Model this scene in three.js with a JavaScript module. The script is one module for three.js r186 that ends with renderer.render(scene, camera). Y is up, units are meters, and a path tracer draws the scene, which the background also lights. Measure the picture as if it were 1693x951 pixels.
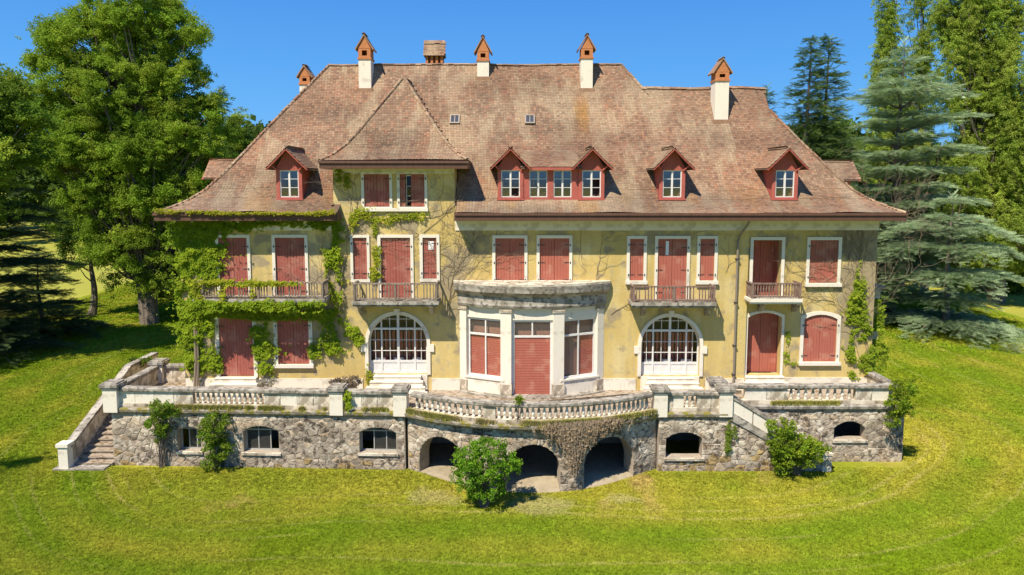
import * as THREE from 'three';
import { mergeGeometries } from 'three/addons/utils/BufferGeometryUtils.js';

// ---------------------------------------------------------------- camera, sky, sun, exposure
const PW = 1693, PH = 951, F = 1130, TILT = THREE.MathUtils.degToRad(5.7);
const EXPOSURE = 1.5;
const scene = new THREE.Scene();
const camera = new THREE.PerspectiveCamera(THREE.MathUtils.radToDeg(2 * Math.atan(PH / 2 / F)), PW / PH, 0.5, 4000);
camera.position.set(0, 13.45, 34);
camera.rotation.x = -TILT;
camera.setViewOffset(PW, PH, 0, 62.7, PW, PH);
camera.updateProjectionMatrix();

const skyTex = (() => {
  const w = 64, h = 256, d = new Float32Array(w * h * 4);
  const stops = [[-90, .10, .16, .22], [-2, .16, .36, .60], [0, .24, .56, .97], [4, .17, .49, .95], [9, .115, .40, .90], [15, .078, .31, .82], [30, .04, .21, .68], [90, .03, .15, .55]];
  for (let j = 0; j < h; j++) {
    const e = ((j + .5) / h - .5) * 180;
    let k = 0; while (k < stops.length - 2 && e > stops[k + 1][0]) k++;
    const a = stops[k], b = stops[k + 1], t = Math.min(1, Math.max(0, (e - a[0]) / (b[0] - a[0])));
    for (let i = 0; i < w; i++) { const o = (j * w + i) * 4; for (let c = 0; c < 3; c++) d[o + c] = (a[c + 1] + (b[c + 1] - a[c + 1]) * t) * 1.02 / EXPOSURE; d[o + 3] = 1; }
  }
  const t = new THREE.DataTexture(d, w, h, THREE.RGBAFormat, THREE.FloatType);
  t.mapping = THREE.EquirectangularReflectionMapping; t.magFilter = t.minFilter = THREE.LinearFilter; t.needsUpdate = true;
  return t;
})();
scene.background = skyTex; scene.environment = skyTex;

const sun = new THREE.DirectionalLight(new THREE.Color(1, .91, .76), 5);
sun.position.set(-.8 * 60, 1.97 * 60, 1.0 * 60);
sun.target.position.set(0, 0, -5); scene.add(sun, sun.target);
sun.castShadow = true; sun.shadow.mapSize.set(4096, 4096);
Object.assign(sun.shadow.camera, { left: -80, right: 80, top: 80, bottom: -80, near: 1, far: 400 });

const renderer = new THREE.WebGLRenderer({ antialias: true });
renderer.setSize(1024, 575);
renderer.toneMapping = THREE.LinearToneMapping;
renderer.toneMappingExposure = EXPOSURE;
renderer.shadowMap.enabled = true;

// ---------------------------------------------------------------- helpers
let seed = 7;
const rnd = () => { seed = (seed + 0x6D2B79F5) | 0; let t = Math.imul(seed ^ (seed >>> 15), 1 | seed); t = (t + Math.imul(t ^ (t >>> 7), 61 | t)) ^ t; return ((t ^ (t >>> 14)) >>> 0) / 4294967296; };
const rr = (a, b) => a + (b - a) * rnd();
const gauss = () => (rnd() + rnd() + rnd() + rnd() - 2) * .87;
const clamp = (x, a = 0, b = 1) => Math.min(b, Math.max(a, x));
const mix = (a, b, t) => a + (b - a) * t;
const sm = (a, b, x) => { const t = clamp((x - a) / (b - a)); return t * t * (3 - 2 * t); };
const hash = (x, y, s = 0) => { let h = Math.imul(x, 374761393) + Math.imul(y, 668265263) + Math.imul(s, 2246822519); h = Math.imul(h ^ (h >>> 13), 1274126177); return ((h ^ (h >>> 16)) >>> 0) / 4294967296; };
const md = (a, n) => n ? ((a % n) + n) % n : a;
function vn(x, y, per = 0, s = 0) {
  const i = Math.floor(x), j = Math.floor(y), fx = x - i, fy = y - j, u = fx * fx * (3 - 2 * fx), v = fy * fy * (3 - 2 * fy);
  const a = md(i, per), b = md(i + 1, per), c = md(j, per), d = md(j + 1, per);
  return mix(mix(hash(a, c, s), hash(b, c, s), u), mix(hash(a, d, s), hash(b, d, s), u), v);
}
function fbm(x, y, o = 4, per = 0, s = 0) { let a = .5, t = 0, n = 0; for (let k = 0; k < o; k++) { t += a * vn(x, y, per, s + k); n += a; x *= 2; y *= 2; per *= 2; a *= .5; } return t / n; }

// a pixel of the photograph -> metres on the plane of depth z
function P(px, py, z = 0) {
  const u = (px - 846.5) / F, v = -(py - 412.8) / F, c = Math.cos(TILT), s = Math.sin(TILT);
  const dy = v * c - s, dz = -v * s - c, k = (z - 34) / dz;
  return [k * u, 13.45 + k * dy];
}
const PX = (px, py, z) => P(px, py, z)[0], PY = (px, py, z) => P(px, py, z)[1];
const tmpM = new THREE.Matrix4(), V3 = (x, y, z) => new THREE.Vector3(x, y, z);

// geometry from boxes, quads and polygons, uv in metres
class B {
  constructor() { this.p = []; }
  tri(a, b, c) { this.p.push(...a, ...b, ...c); return this; }
  quad(a, b, c, d) { return this.tri(a, b, c).tri(a, c, d); }
  box(x0, x1, y0, y1, z0, z1) {
    const c = (i) => [i & 1 ? x1 : x0, i & 2 ? y1 : y0, i & 4 ? z1 : z0];
    for (const [a, b, d, e] of [[4, 5, 7, 6], [1, 0, 2, 3], [5, 1, 3, 7], [0, 4, 6, 2], [6, 7, 3, 2], [0, 1, 5, 4]]) this.quad(c(a), c(b), c(d), c(e));
    return this;
  }
  // polygon (counter-clockwise seen from +n side) extruded: pts = [[a,b],...], map(a,b,t) -> xyz with t 0 back, 1 front
  prism(pts, map) {
    const n = pts.length, tri = THREE.ShapeUtils.triangulateShape(pts.map(q => new THREE.Vector2(...q)), []);
    for (const [a, b, c] of tri) { this.tri(map(...pts[a], 1), map(...pts[b], 1), map(...pts[c], 1)); this.tri(map(...pts[c], 0), map(...pts[b], 0), map(...pts[a], 0)); }
    for (let i = 0; i < n; i++) { const q = pts[i], r = pts[(i + 1) % n]; this.quad(map(...q, 0), map(...r, 0), map(...r, 1), map(...q, 1)); }
    return this;
  }
  bar(a, b, w, h, up = [0, 1, 0]) { // box beam from a to b
    const A = V3(...a), d = V3(...b).sub(A), D = d.clone().normalize(), s = V3(...up).cross(D).normalize().multiplyScalar(w / 2), u = D.clone().cross(s.clone().normalize()).multiplyScalar(h / 2);
    const c = (i, e) => A.clone().addScaledVector(d, e).addScaledVector(s, i & 1 ? 1 : -1).addScaledVector(u, i & 2 ? 1 : -1).toArray();
    for (const [p, q] of [[0, 1], [1, 3], [3, 2], [2, 0]]) this.quad(c(q, 0), c(p, 0), c(p, 1), c(q, 1));
    this.quad(c(0, 0), c(1, 0), c(3, 0), c(2, 0)); this.quad(c(0, 1), c(2, 1), c(3, 1), c(1, 1));
    return this;
  }
  tube(pts, rad, n = 5) { // tapered tube through points; rad(t)
    const rings = pts.map((p, i) => {
      const q = V3(...p), d = V3(...pts[Math.min(i + 1, pts.length - 1)]).sub(V3(...pts[Math.max(i - 1, 0)])).normalize();
      const s = Math.abs(d.y) > .9 ? V3(1, 0, 0) : V3(0, 1, 0), a = s.cross(d).normalize(), b = d.clone().cross(a), r = rad(i / (pts.length - 1));
      return [...Array(n).keys()].map(k => q.clone().addScaledVector(a, r * Math.cos(k / n * 6.2832)).addScaledVector(b, r * Math.sin(k / n * 6.2832)).toArray());
    });
    for (let i = 0; i + 1 < rings.length; i++) for (let k = 0; k < n; k++) { const l = (k + 1) % n; this.quad(rings[i][k], rings[i][l], rings[i + 1][l], rings[i + 1][k]); }
    return this;
  }
  add(g) { const q = g.index ? g.toNonIndexed() : g; for (const v of q.attributes.position.array) this.p.push(v); return this; }
  geo() { const g = new THREE.BufferGeometry(); g.setAttribute('position', new THREE.Float32BufferAttribute(this.p, 3)); g.computeVertexNormals(); return metres(g); }
}
function metres(g) {
  if (g.index) g = g.toNonIndexed();
  g.computeVertexNormals();
  const p = g.attributes.position, n = g.attributes.normal, uv = new Float32Array(p.count * 2);
  for (let i = 0; i < p.count; i++) {
    const x = Math.abs(n.getX(i)), y = Math.abs(n.getY(i)), z = Math.abs(n.getZ(i));
    if (y > x && y > z) { uv[2 * i] = p.getX(i); uv[2 * i + 1] = p.getZ(i); } else if (x > z) { uv[2 * i] = p.getZ(i); uv[2 * i + 1] = p.getY(i); } else { uv[2 * i] = p.getX(i); uv[2 * i + 1] = p.getY(i); }
  }
  g.setAttribute('uv', new THREE.BufferAttribute(uv, 2));
  return g;
}
// outline of an opening, counter-clockwise, with an arched head of the given rise
function openPts(x0, x1, y0, y1, rise = 0, n = 14) {
  if (!rise) return [[x0, y0], [x1, y0], [x1, y1], [x0, y1]];
  const w = (x1 - x0) / 2, cx = (x0 + x1) / 2, R = (w * w + rise * rise) / (2 * rise), cy = y1 - R, a0 = Math.asin(Math.min(1, w / R)), o = [[x0, y0], [x1, y0]];
  for (let i = 0; i <= n; i++) { const a = a0 - 2 * a0 * i / n; o.push([cx + R * Math.sin(a), cy + R * Math.cos(a)]); }
  return o;
}
const archTop = (x, x0, x1, y1, rise) => { if (!rise) return y1; const w = (x1 - x0) / 2, R = (w * w + rise * rise) / (2 * rise), dx = x - (x0 + x1) / 2; return y1 - R + Math.sqrt(Math.max(0, R * R - dx * dx)); };
function plate(outer, holes, z0, z1) { // a flat sheet with holes in the x,y plane
  const s = new THREE.Shape(outer.map(q => new THREE.Vector2(...q)));
  for (const h of holes) s.holes.push(new THREE.Path(h.map(q => new THREE.Vector2(...q))));
  const g = new THREE.ExtrudeGeometry(s, { depth: z1 - z0, bevelEnabled: false }); g.translate(0, 0, z0);
  return metres(g);
}
// profile [[out, y]...] (closed) swept along path [[x, z]...]; out points to the right of travel turned to +z
function sweep(profile, path, bld = new B()) {
  const n = path.length, nor = [];
  const seg = (i) => { const dx = path[i + 1][0] - path[i][0], dz = path[i + 1][1] - path[i][1], l = Math.hypot(dx, dz); return [-dz / l, dx / l]; };
  for (let i = 0; i < n; i++) {
    const a = seg(Math.max(0, i - 1)), b = seg(Math.min(n - 2, i)); let x = a[0] + b[0], z = a[1] + b[1]; const l = Math.hypot(x, z); x /= l; z /= l; const k = 1 / (x * a[0] + z * a[1]); nor.push([x * k, z * k]);
  }
  const at = (i, q) => [path[i][0] + nor[i][0] * q[0], q[1], path[i][1] + nor[i][1] * q[0]];
  for (let i = 0; i + 1 < n; i++) for (let k = 0; k < profile.length; k++) { const q = profile[k], r = profile[(k + 1) % profile.length]; bld.quad(at(i, q), at(i + 1, q), at(i + 1, r), at(i, r)); }
  const tri = THREE.ShapeUtils.triangulateShape(profile.map(q => new THREE.Vector2(...q)), []);
  for (const [a, b, c] of tri) { bld.tri(at(0, profile[a]), at(0, profile[b]), at(0, profile[c])); bld.tri(at(n - 1, profile[c]), at(n - 1, profile[b]), at(n - 1, profile[a])); }
  return bld;
}

// naming and hierarchy
const used = {};
const numbered = (n) => { const k = used[n] = (used[n] ?? -1) + 1; return k ? `${n}_${String(k).padStart(3, '0')}` : n; };
function tag(o, label, category, group) { o.userData.label = label; o.userData.category = category; if (group) o.userData.group = group; return o; }
function thing(name, label, category, at = [0, 0, 0], group) { const o = new THREE.Group(); o.name = numbered(name); o.position.set(...at); scene.add(o); return tag(o, label, category, group); }
const rootOf = (o) => { while (o.parent && o.parent !== scene) o = o.parent; return o; };
function part(name, geo, mat, parent, label) { // geometry in world metres
  if (geo instanceof B) geo = geo.geo();
  const r = rootOf(parent).position; geo.translate(-r.x, -r.y, -r.z);
  const m = new THREE.Mesh(geo, mat); m.name = name; parent.add(m); if (label) m.userData.label = label; return m;
}
function piece(name, geo, mat, parent, pos, scale = [1, 1, 1], rot = [0, 0, 0]) { // shared geometry
  const r = rootOf(parent).position, m = new THREE.Mesh(geo, mat); m.name = name;
  m.position.set(pos[0] - r.x, pos[1] - r.y, pos[2] - r.z); m.scale.set(...scale); m.rotation.set(...rot); parent.add(m); return m;
}
function struct(name, geo, mat) { if (geo instanceof B) geo = geo.geo(); const m = new THREE.Mesh(geo, mat); m.name = name; m.userData.kind = 'structure'; scene.add(m); return m; }
function instances(name, geo, mat, parent, list, stuff = true) { // list of {m: Matrix4, c: [r,g,b]} in world metres
  const r = parent === scene ? V3(0, 0, 0) : rootOf(parent).position, im = new THREE.InstancedMesh(geo, mat, list.length), c = new THREE.Color(), sh = new THREE.Matrix4().makeTranslation(-r.x, -r.y, -r.z);
  list.forEach((e, i) => { im.setMatrixAt(i, tmpM.multiplyMatrices(sh, e.m)); im.setColorAt(i, c.setRGB(...e.c)); });
  im.name = name; if (stuff) im.userData.kind = 'stuff'; parent.add(im); return im;
}
const placeM = (p, q, s) => new THREE.Matrix4().compose(p, q, s);
const E3 = (x, y, z) => new THREE.Quaternion().setFromEuler(new THREE.Euler(x, y, z));

// ---------------------------------------------------------------- materials
function tex(w, h, fn, srgb = false) { // fn(u, v) -> linear colour, u and v 0..1
  const d = new Uint8Array(w * h * 4), g = (x) => { x = clamp(x); return 255 * (x <= .0031308 ? x * 12.92 : 1.055 * x ** (1 / 2.4) - .055) + .5; };
  for (let j = 0; j < h; j++) for (let i = 0; i < w; i++) { const c = fn((i + .5) / w, (j + .5) / h), o = (j * w + i) * 4; if (srgb) { d[o] = g(c[0]); d[o + 1] = g(c[1]); d[o + 2] = g(c[2]); } else d[o] = d[o + 1] = d[o + 2] = clamp(c) * 255; d[o + 3] = 255; }
  const t = new THREE.DataTexture(d, w, h, THREE.RGBAFormat, THREE.UnsignedByteType);
  t.wrapS = t.wrapT = THREE.RepeatWrapping; t.magFilter = THREE.LinearFilter; t.minFilter = THREE.LinearFilter; if (srgb) t.colorSpace = THREE.SRGBColorSpace; t.needsUpdate = true;
  return t;
}
const lerp3 = (a, b, t) => [mix(a[0], b[0], t), mix(a[1], b[1], t), mix(a[2], b[2], t)];
const mul3 = (a, k) => [a[0] * k, a[1] * k, a[2] * k];
const grainBump = tex(256, 256, (u, v) => fbm(u * 24, v * 24, 4, 24, 5)); grainBump.repeat.set(1 / 1.3, 1 / 1.3);
const roughBump = tex(256, 256, (u, v) => fbm(u * 8, v * 8, 5, 8, 9)); roughBump.repeat.set(1 / .9, 1 / .9);
function mat(color, rough = .9, o = {}) { const m = new THREE.MeshStandardMaterial({ roughness: rough, ...o }); if (Array.isArray(color)) m.color.setRGB(...color); return m; }
function mapped(size, w, fn, rough = .9, o = {}) { const t = tex(w, w, fn, true); t.repeat.set(1 / size, 1 / size); return new THREE.MeshStandardMaterial({ map: t, roughness: rough, ...o }); }

const M = {};
// one colour sheet for the whole facade (36 m by 12 m): ochre render with streaks, bare patches and the grey of dead creeper
const brown = [.275, .22, .145], ochre = [.57, .43, .16], ochre2 = [.51, .375, .125], paleOchre = [.63, .52, .26];
const facadeTex = tex(2048, 768, (u, v) => {
  const x = -17.5 + u * 36.5, y = 2 + v * 12.5;
  let c = lerp3(ochre, ochre2, sm(.35, .7, fbm(x * .35, y * .35, 4, 0, 3)));
  c = lerp3(c, paleOchre, .55 * sm(.55, .75, fbm(x * .9 + 7, y * .5, 4, 0, 11)));
  const streak = fbm(x * 5, y * .5, 3, 0, 21); c = mul3(c, .9 + .2 * streak);
  const g = fbm(x * 1.6, y * 1.6, 5, 0, 31), zone = Math.max(
    1.05 * sm(2.6, .6, Math.abs(x - 17.9)) * sm(4.5, 6.5, y), .8 * sm(2.2, .4, Math.hypot((x + 9.6) / 1.2, (y - 8.4) / 3)), .55 * sm(2, .3, Math.hypot((x + 6.5) / 3, (y - 11.5) / .9)), .62 * sm(2.2, .3, Math.hypot((x + 2.6) / 1, (y - 8) / 1.8)), .35 * sm(6, 2, Math.abs(x + 14)), .45 * sm(1.4, .2, Math.hypot((x - 4.9) / .9, (y - 6.4) / 1)), .4 * sm(.8, .1, Math.abs(y - 10.6)));
  c = lerp3(c, brown, clamp(sm(.62 - zone * .5, .8 - zone * .35, g)) * .8);
  c = lerp3(c, [.40, .34, .21], .4 * sm(.66, .72, fbm(x * 4, y * 4, 4, 0, 41)));
  return mul3(c, .93 + .14 * fbm(x * 14, y * 14, 2, 0, 51));
}, true);
facadeTex.repeat.set(1 / 36.5, 1 / 12.5); facadeTex.offset.set(17.5 / 36.5, -2 / 12.5);
M.stucco = new THREE.MeshStandardMaterial({ map: facadeTex, roughness: .95, bumpMap: grainBump, bumpScale: .006 });
M.white = mapped(2.6, 512, (u, v) => { const a = fbm(u * 6, v * 6, 5, 6, 2), b = fbm(u * 24, v * 5, 4, 0, 8); return mul3(lerp3([.74, .675, .55], [.50, .44, .345], sm(.56, .8, a) * .7 + .3 * sm(.6, .8, b)), 1); }, .85, { bumpMap: grainBump, bumpScale: .004 });
M.oldWhite = mapped(2.2, 512, (u, v) => { const a = fbm(u * 5, v * 5, 5, 5, 12), b = fbm(u * 12, v * 12, 4, 12, 18), s = fbm(u * 30, v * 4, 3, 0, 15); let c = lerp3([.66, .585, .46], [.36, .30, .22], sm(.40, .64, a)); c = lerp3(c, [.15, .125, .09], .7 * sm(.56, .74, b * .6 + s * .4)); return c; }, .95, { bumpMap: roughBump, bumpScale: .012 });
M.grey = mapped(2.4, 512, (u, v) => { const a = fbm(u * 6, v * 6, 5, 6, 22), b = fbm(u * 16, v * 16, 4, 16, 28); return lerp3(lerp3([.40, .36, .30], [.24, .21, .165], sm(.4, .65, a)), [.10, .088, .07], .75 * sm(.52, .7, b)); }, .95, { bumpMap: roughBump, bumpScale: .012 });
M.mossy = mapped(1.7, 512, (u, v) => { const a = fbm(u * 7, v * 7, 5, 7, 62), b = fbm(u * 16, v * 16, 4, 16, 68); return lerp3(lerp3([.36, .31, .24], [.20, .17, .12], sm(.4, .6, b)), [.20, .17, .03], sm(.42, .6, a)); }, 1, { bumpMap: roughBump, bumpScale: .015 });
const stoneTex = tex(1024, 1024, (u, v) => { // one sheet of 6 m of rubble face: pale bloom, brown and black lichen
  const a = fbm(u * 10, v * 10, 6, 10, 100), b = fbm(u * 34, v * 34, 4, 34, 120), c = fbm(u * 4, v * 4, 4, 4, 130), d = fbm(u * 70, v * 70, 3, 70, 140);
  let k = lerp3([.46, .385, .295], [.62, .55, .44], sm(.45, .62, a)); k = lerp3(k, [.30, .235, .17], .8 * sm(.48, .64, b)); k = lerp3(k, [.10, .08, .06], .9 * sm(.46, .58, .5 * b + .3 * d + .35 * (c - .35))); return mul3(k, .74 + .40 * d);
}, true); stoneTex.repeat.set(1 / 6, 1 / 6);
M.stones = [[1, .98, .95], [.86, .84, .82], [.70, .68, .66], [1.12, 1.12, 1.1], [.9, .82, .72], [.74, .62, .36], [.52, .49, .46]].map(c => mat(c, .95, { map: stoneTex, bumpMap: roughBump, bumpScale: .03 }));
M.mortar = mapped(1.5, 256, (u, v) => mul3(lerp3([.44, .37, .29], [.28, .225, .165], fbm(u * 12, v * 12, 5, 12, 71)), 1), 1, { bumpMap: roughBump, bumpScale: .02 });
M.red = mapped(1.9, 512, (u, v) => { const a = fbm(u * 40, v * 3, 4, 0, 33), b = fbm(u * 5, v * 5, 4, 5, 37); return lerp3(lerp3([.365, .098, .066], [.285, .075, .053], a), [.42, .17, .12], .7 * sm(.5, .75, b)); }, .75);
M.redWarm = mapped(1.9, 512, (u, v) => { const a = fbm(u * 40, v * 3, 4, 0, 133), b = fbm(u * 5, v * 5, 4, 5, 137); return lerp3(lerp3([.42, .125, .08], [.345, .095, .062], a), [.46, .20, .135], .7 * sm(.5, .75, b)); }, .85);
M.redTrim = mapped(1.5, 256, (u, v) => lerp3([.44, .105, .075], [.33, .08, .058], fbm(u * 10, v * 10, 4, 10, 39)), .8);
M.gutter = mapped(1.5, 256, (u, v) => lerp3([.07, .028, .017], [.12, .055, .03], fbm(u * 12, v * 6, 4, 0, 43)), .7);
M.soffit = mat([.10, .06, .042], .9);
M.roofBase = mat([.12, .075, .05], 1);
M.tile = mat([1, 1, 1], .95, { bumpMap: grainBump, bumpScale: .004 });
M.terracotta = mapped(.8, 256, (u, v) => lerp3([.55, .22, .075], [.36, .13, .05], fbm(u * 10, v * 10, 4, 10, 47)), .85);
M.capTile = mapped(.8, 256, (u, v) => lerp3([.36, .21, .12], [.22, .12, .07], fbm(u * 10, v * 10, 4, 10, 48)), .9);
M.bayBack = mapped(1.2, 128, (u, v) => lerp3([.42, .21, .15], [.30, .15, .11], fbm(u * 20, v * 3, 3, 0, 79)), .9);
M.dark = mat([.035, .028, .025], 1);
M.room = mapped(2, 128, (u, v) => lerp3([.34, .26, .24], [.25, .185, .17], fbm(u * 6, v * 6, 3, 6, 77)), 1);
M.joinery = mapped(1.3, 128, (u, v) => lerp3([.74, .72, .68], [.60, .57, .52], fbm(u * 9, v * 9, 4, 9, 53)), .6);
M.greyJoinery = mat([.36, .35, .31], .7);
M.glass = new THREE.MeshPhysicalMaterial({ color: 0xffffff, roughness: .03, transmission: 1, thickness: 0, ior: 1.45 });
M.skyGlass = new THREE.MeshPhysicalMaterial({ color: 0xffffff, roughness: .05, transmission: 1, thickness: 0, ior: 2.2 });
M.oldGlass = new THREE.MeshPhysicalMaterial({ color: new THREE.Color(.80, .80, .76), roughness: .06, transmission: .95, thickness: 0, ior: 1.45, specularIntensity: .5 });
M.rail = mapped(1.2, 256, (u, v) => lerp3([.31, .25, .19], [.15, .115, .085], sm(.3, .7, fbm(u * 30, v * 6, 4, 0, 57))), .9);
M.railRed = mapped(1.2, 256, (u, v) => lerp3([.25, .17, .13], [.15, .085, .065], sm(.3, .7, fbm(u * 30, v * 6, 4, 0, 58))), .9);
M.iron = mat([.05, .04, .035], .7);
M.zinc = mat([.26, .215, .17], .6, { metalness: .3 });
M.paper = mat([.80, .78, .76], .8);
M.paving = mapped(2.5, 512, (u, v) => { const a = fbm(u * 7, v * 7, 5, 7, 81), b = fbm(u * 20, v * 20, 4, 20, 83); return lerp3(lerp3([.42, .35, .27], [.27, .21, .15], a), [.17, .115, .06], sm(.5, .68, b)); }, 1, { bumpMap: roughBump, bumpScale: .01 });
M.dirt = mapped(2.5, 256, (u, v) => lerp3([.38, .32, .22], [.24, .19, .12], fbm(u * 9, v * 9, 5, 9, 87)), 1, { bumpMap: roughBump, bumpScale: .02 });
M.bark = mapped(1.2, 256, (u, v) => lerp3([.22, .18, .135], [.10, .08, .06], fbm(u * 14, v * 4, 5, 0, 91)), 1, { bumpMap: roughBump, bumpScale: .04 });
M.stem = mat([.26, .20, .13], 1);
M.dryStem = mat([.25, .19, .125], 1);
const leafMat = (t = .3) => new THREE.MeshPhysicalMaterial({ color: 0xffffff, roughness: .85, transmission: t, thickness: 0, side: THREE.DoubleSide, specularIntensity: .12 });
M.leaf = leafMat(.5); M.needle = leafMat(.3); M.blade = new THREE.MeshPhysicalMaterial({ color: 0xffffff, roughness: 1, side: THREE.DoubleSide, specularIntensity: .05 });
// ---------------------------------------------------------------- levels and plans, in metres (z 0 is the main front of the house, y 0 the lawn)
const FLOOR = 2.85, SLAB0 = 2.56, EAVE = 11.95;
const CT = [.95, -5.95, 10.9];                    // centre x, z and radius of the bowed terrace
const arcPath = (r, a0, a1, n, c = CT) => [...Array(n + 1).keys()].map(i => { const a = mix(a0, a1, i / n); return [c[0] + r * Math.sin(a), c[1] + r * Math.cos(a)]; });
const A0 = -.575, A1 = .56;                       // where the bow leaves the straight walls

// ---------------------------------------------------------------- ground
const lawnD = (x, z) => { const dx = Math.abs(x) - 9.5, dz = Math.abs(z + 14) - 8; return Math.hypot(Math.max(dx, 0), Math.max(dz, 0)) + Math.min(0, Math.max(dx, dz)) - 9.5; };
const mow = [[1.7, .08, .6], [3.0, .07, .9], [3.75, .09, 1], [4.6, .05, .6], [5.6, .06, .9], [6.6, .05, .5], [7.5, .06, .9], [8.4, .05, .6], [9.2, .06, .7], [11.2, .10, 1], [13.5, .06, .7], [16, .1, .8]];
function lawnColor(x, z) {
  const d = lawnD(x, z) + (fbm(x * .07, z * .07, 2, 0, 61) - .5) * 5, n = fbm(x * .45, z * .45, 4, 0, 63), f = fbm(x * 3, z * 3, 3, 0, 65);
  const dry = clamp(.46 * sm(4.6, 2.2, d) + .4 * sm(0, 10, x - 14) * sm(14, 5, d) * sm(8, 0, z) + (n - .5) * 1.2 + .30 + .20 * Math.sin(d * 2.1) * sm(2, 4, d));
  let c = lerp3([.15, .21, .013], [.32, .28, .035], dry * .8);
  c = lerp3(c, [.125, .19, .006], .7 * sm(.55, .75, fbm(x * .22 + 9, z * .22, 3, 0, 67)) * sm(3, 5, d));
  c = lerp3(c, [.40, .29, .10], .75 * sm(.6, .8, fbm(x * .5 + 3, z * .5, 4, 0, 69)) * sm(4.5, 1, d));
  for (const [at, w, k] of mow) { const b = sm(.36, .52, fbm(x * .11 + at * 5, z * .11, 2, 0, 71)); c = lerp3(c, [.42, .35, .13], k * .5 * b * (.35 + .65 * sm(.3, .6, fbm(x * 1.2 + at * 3, z * 1.2, 3, 0, 77))) * Math.exp(-(((d - at + (f - .5) * .12) / w) ** 2)) * (.5 + f)); }
  for (const [px, pz, r] of [[-3.3, 5.1, 1.5], [1.2, 5.7, 1.7], [4.7, 5.2, 1.3]]) c = lerp3(c, [.42, .34, .21], .35 * sm(r, r * .35, Math.hypot(x - px, (z - pz) * 1.7) + (n - .5) * 2.4 + (f - .5) * .8));
  return mul3(c, .72 + .22 * f + .34 * fbm(x * 11, z * 11, 2, 0, 81));
}
const gy = (x, z) => -.42 * sm(3.3, 5.2, z) + gyFar(x, z);
const gyFar = (x, z) => { const far = Math.max(0, -z - 45); return far * .012 + 5 * sm(90, 330, -z) + .35 * sm(14, 40, -z) * vn(x * .05, z * .05, 0, 5); };
{
  const t = tex(2048, 2048, (u, v) => lawnColor(-50 + u * 100, -68 + v * 100), true);
  t.wrapS = t.wrapT = THREE.ClampToEdgeWrapping;
  const g = new THREE.BufferGeometry(), p = [], uv = [], ix = [], n = 200;
  for (let j = 0; j <= n; j++) for (let i = 0; i <= n; i++) { const x = -50 + 100 * i / n, z = -68 + 100 * j / n; p.push(x, gy(x, z), z); uv.push(i / n, j / n); if (i < n && j < n) { const a = j * (n + 1) + i; ix.push(a, a + n + 1, a + 1, a + 1, a + n + 1, a + n + 2); } }
  g.setAttribute('position', new THREE.Float32BufferAttribute(p, 3)); g.setAttribute('uv', new THREE.Float32BufferAttribute(uv, 2)); g.setIndex(ix); g.computeVertexNormals();
  struct('lawn', g, new THREE.MeshPhysicalMaterial({ map: t, roughness: 1, specularIntensity: .05 }));
  // the meadow beyond, a wide sheet a little lower where it passes under the lawn
  const q = [], qv = [], qi = [], m = 80; const ax = (k) => { const s = k / m * 2 - 1; return Math.sign(s) * (60 * Math.abs(s) + 1400 * Math.abs(s) ** 4); };
  for (let j = 0; j <= m; j++) for (let i = 0; i <= m; i++) { const x = ax(i), z = ax(j) - 20; const inL = x > -49 && x < 49 && z > -67 && z < 31; q.push(x, gy(x, z) - (inL ? .9 : .012), z); qv.push(x, z); if (i < m && j < m) { const a = j * (m + 1) + i; qi.push(a, a + m + 1, a + 1, a + 1, a + m + 1, a + m + 2); } }
  const h = new THREE.BufferGeometry(); h.setAttribute('position', new THREE.Float32BufferAttribute(q, 3)); h.setAttribute('uv', new THREE.Float32BufferAttribute(qv, 2)); h.setIndex(qi); h.computeVertexNormals();
  struct('meadow', h, mapped(30, 512, (u, v) => lerp3([.34, .31, .03], [.24, .26, .025], fbm(u * 10, v * 10, 5, 10, 75)), 1));
}

// ---------------------------------------------------------------- the mansion: walls with real openings
const house = thing('mansion', 'large ochre mansion with red shutters, tall brown tiled roof and a central tower-like gable bay', 'house', [0, FLOOR, 0]);
const holes = { 0: [], 1: [] };                    // openings of the main front (z 0) and of the right wing (z -0.65)
const ZR = -.2;
const zOf = (k) => k ? ZR : 0;
function rectPx(x0, x1, y0, y1, z) { const ym = (y0 + y1) / 2, xm = (x0 + x1) / 2; return [PX(x0, ym, z), PX(x1, ym, z), PY(xm, y1, z), PY(xm, y0, z)]; }
function boards(b, x0, x1, y0, y1, z0, z1, full, rise, w = .15) { // upright boards with open joints under an arched or square head
  const n = Math.max(2, Math.round((x1 - x0) / w)), g = .009;
  for (let i = 0; i < n; i++) {
    const a = x0 + (x1 - x0) * i / n + g / 2, c = x0 + (x1 - x0) * (i + 1) / n - g / 2, j = rr(-.003, .003);
    const ta = rise ? archTop(a, full[0], full[1], y1, rise) : y1, tc = rise ? archTop(c, full[0], full[1], y1, rise) : y1;
    b.prism([[a, y0], [c, y0], [c, tc], [a, ta]], (x, y, t) => [x, y, t ? z1 + j : z0]);
  }
  b.box(x0 + .01, x1 - .01, y0 + .01, Math.min(archTop(x0 + .02, ...full, y1, rise || 0), archTop(x1 - .02, ...full, y1, rise || 0)) - .02, z0 - .012, z0 - .002);
  return b;
}
function surround(x0, x1, y0, y1, f, rise, bottom, z0, z1) {
  if (bottom) return plate(openPts(x0 - f, x1 + f, y0 - f, y1 + f, rise), [openPts(x0, x1, y0, y1, rise).reverse()], z0, z1);
  const o = openPts(x0 - f, x1 + f, y0, y1 + f, rise), q = openPts(x0, x1, y0, y1, rise);
  return plate([o[0], q[0], ...q.slice(2).reverse(), q[1], o[1], ...o.slice(2)], [], z0, z1);
}
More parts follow.
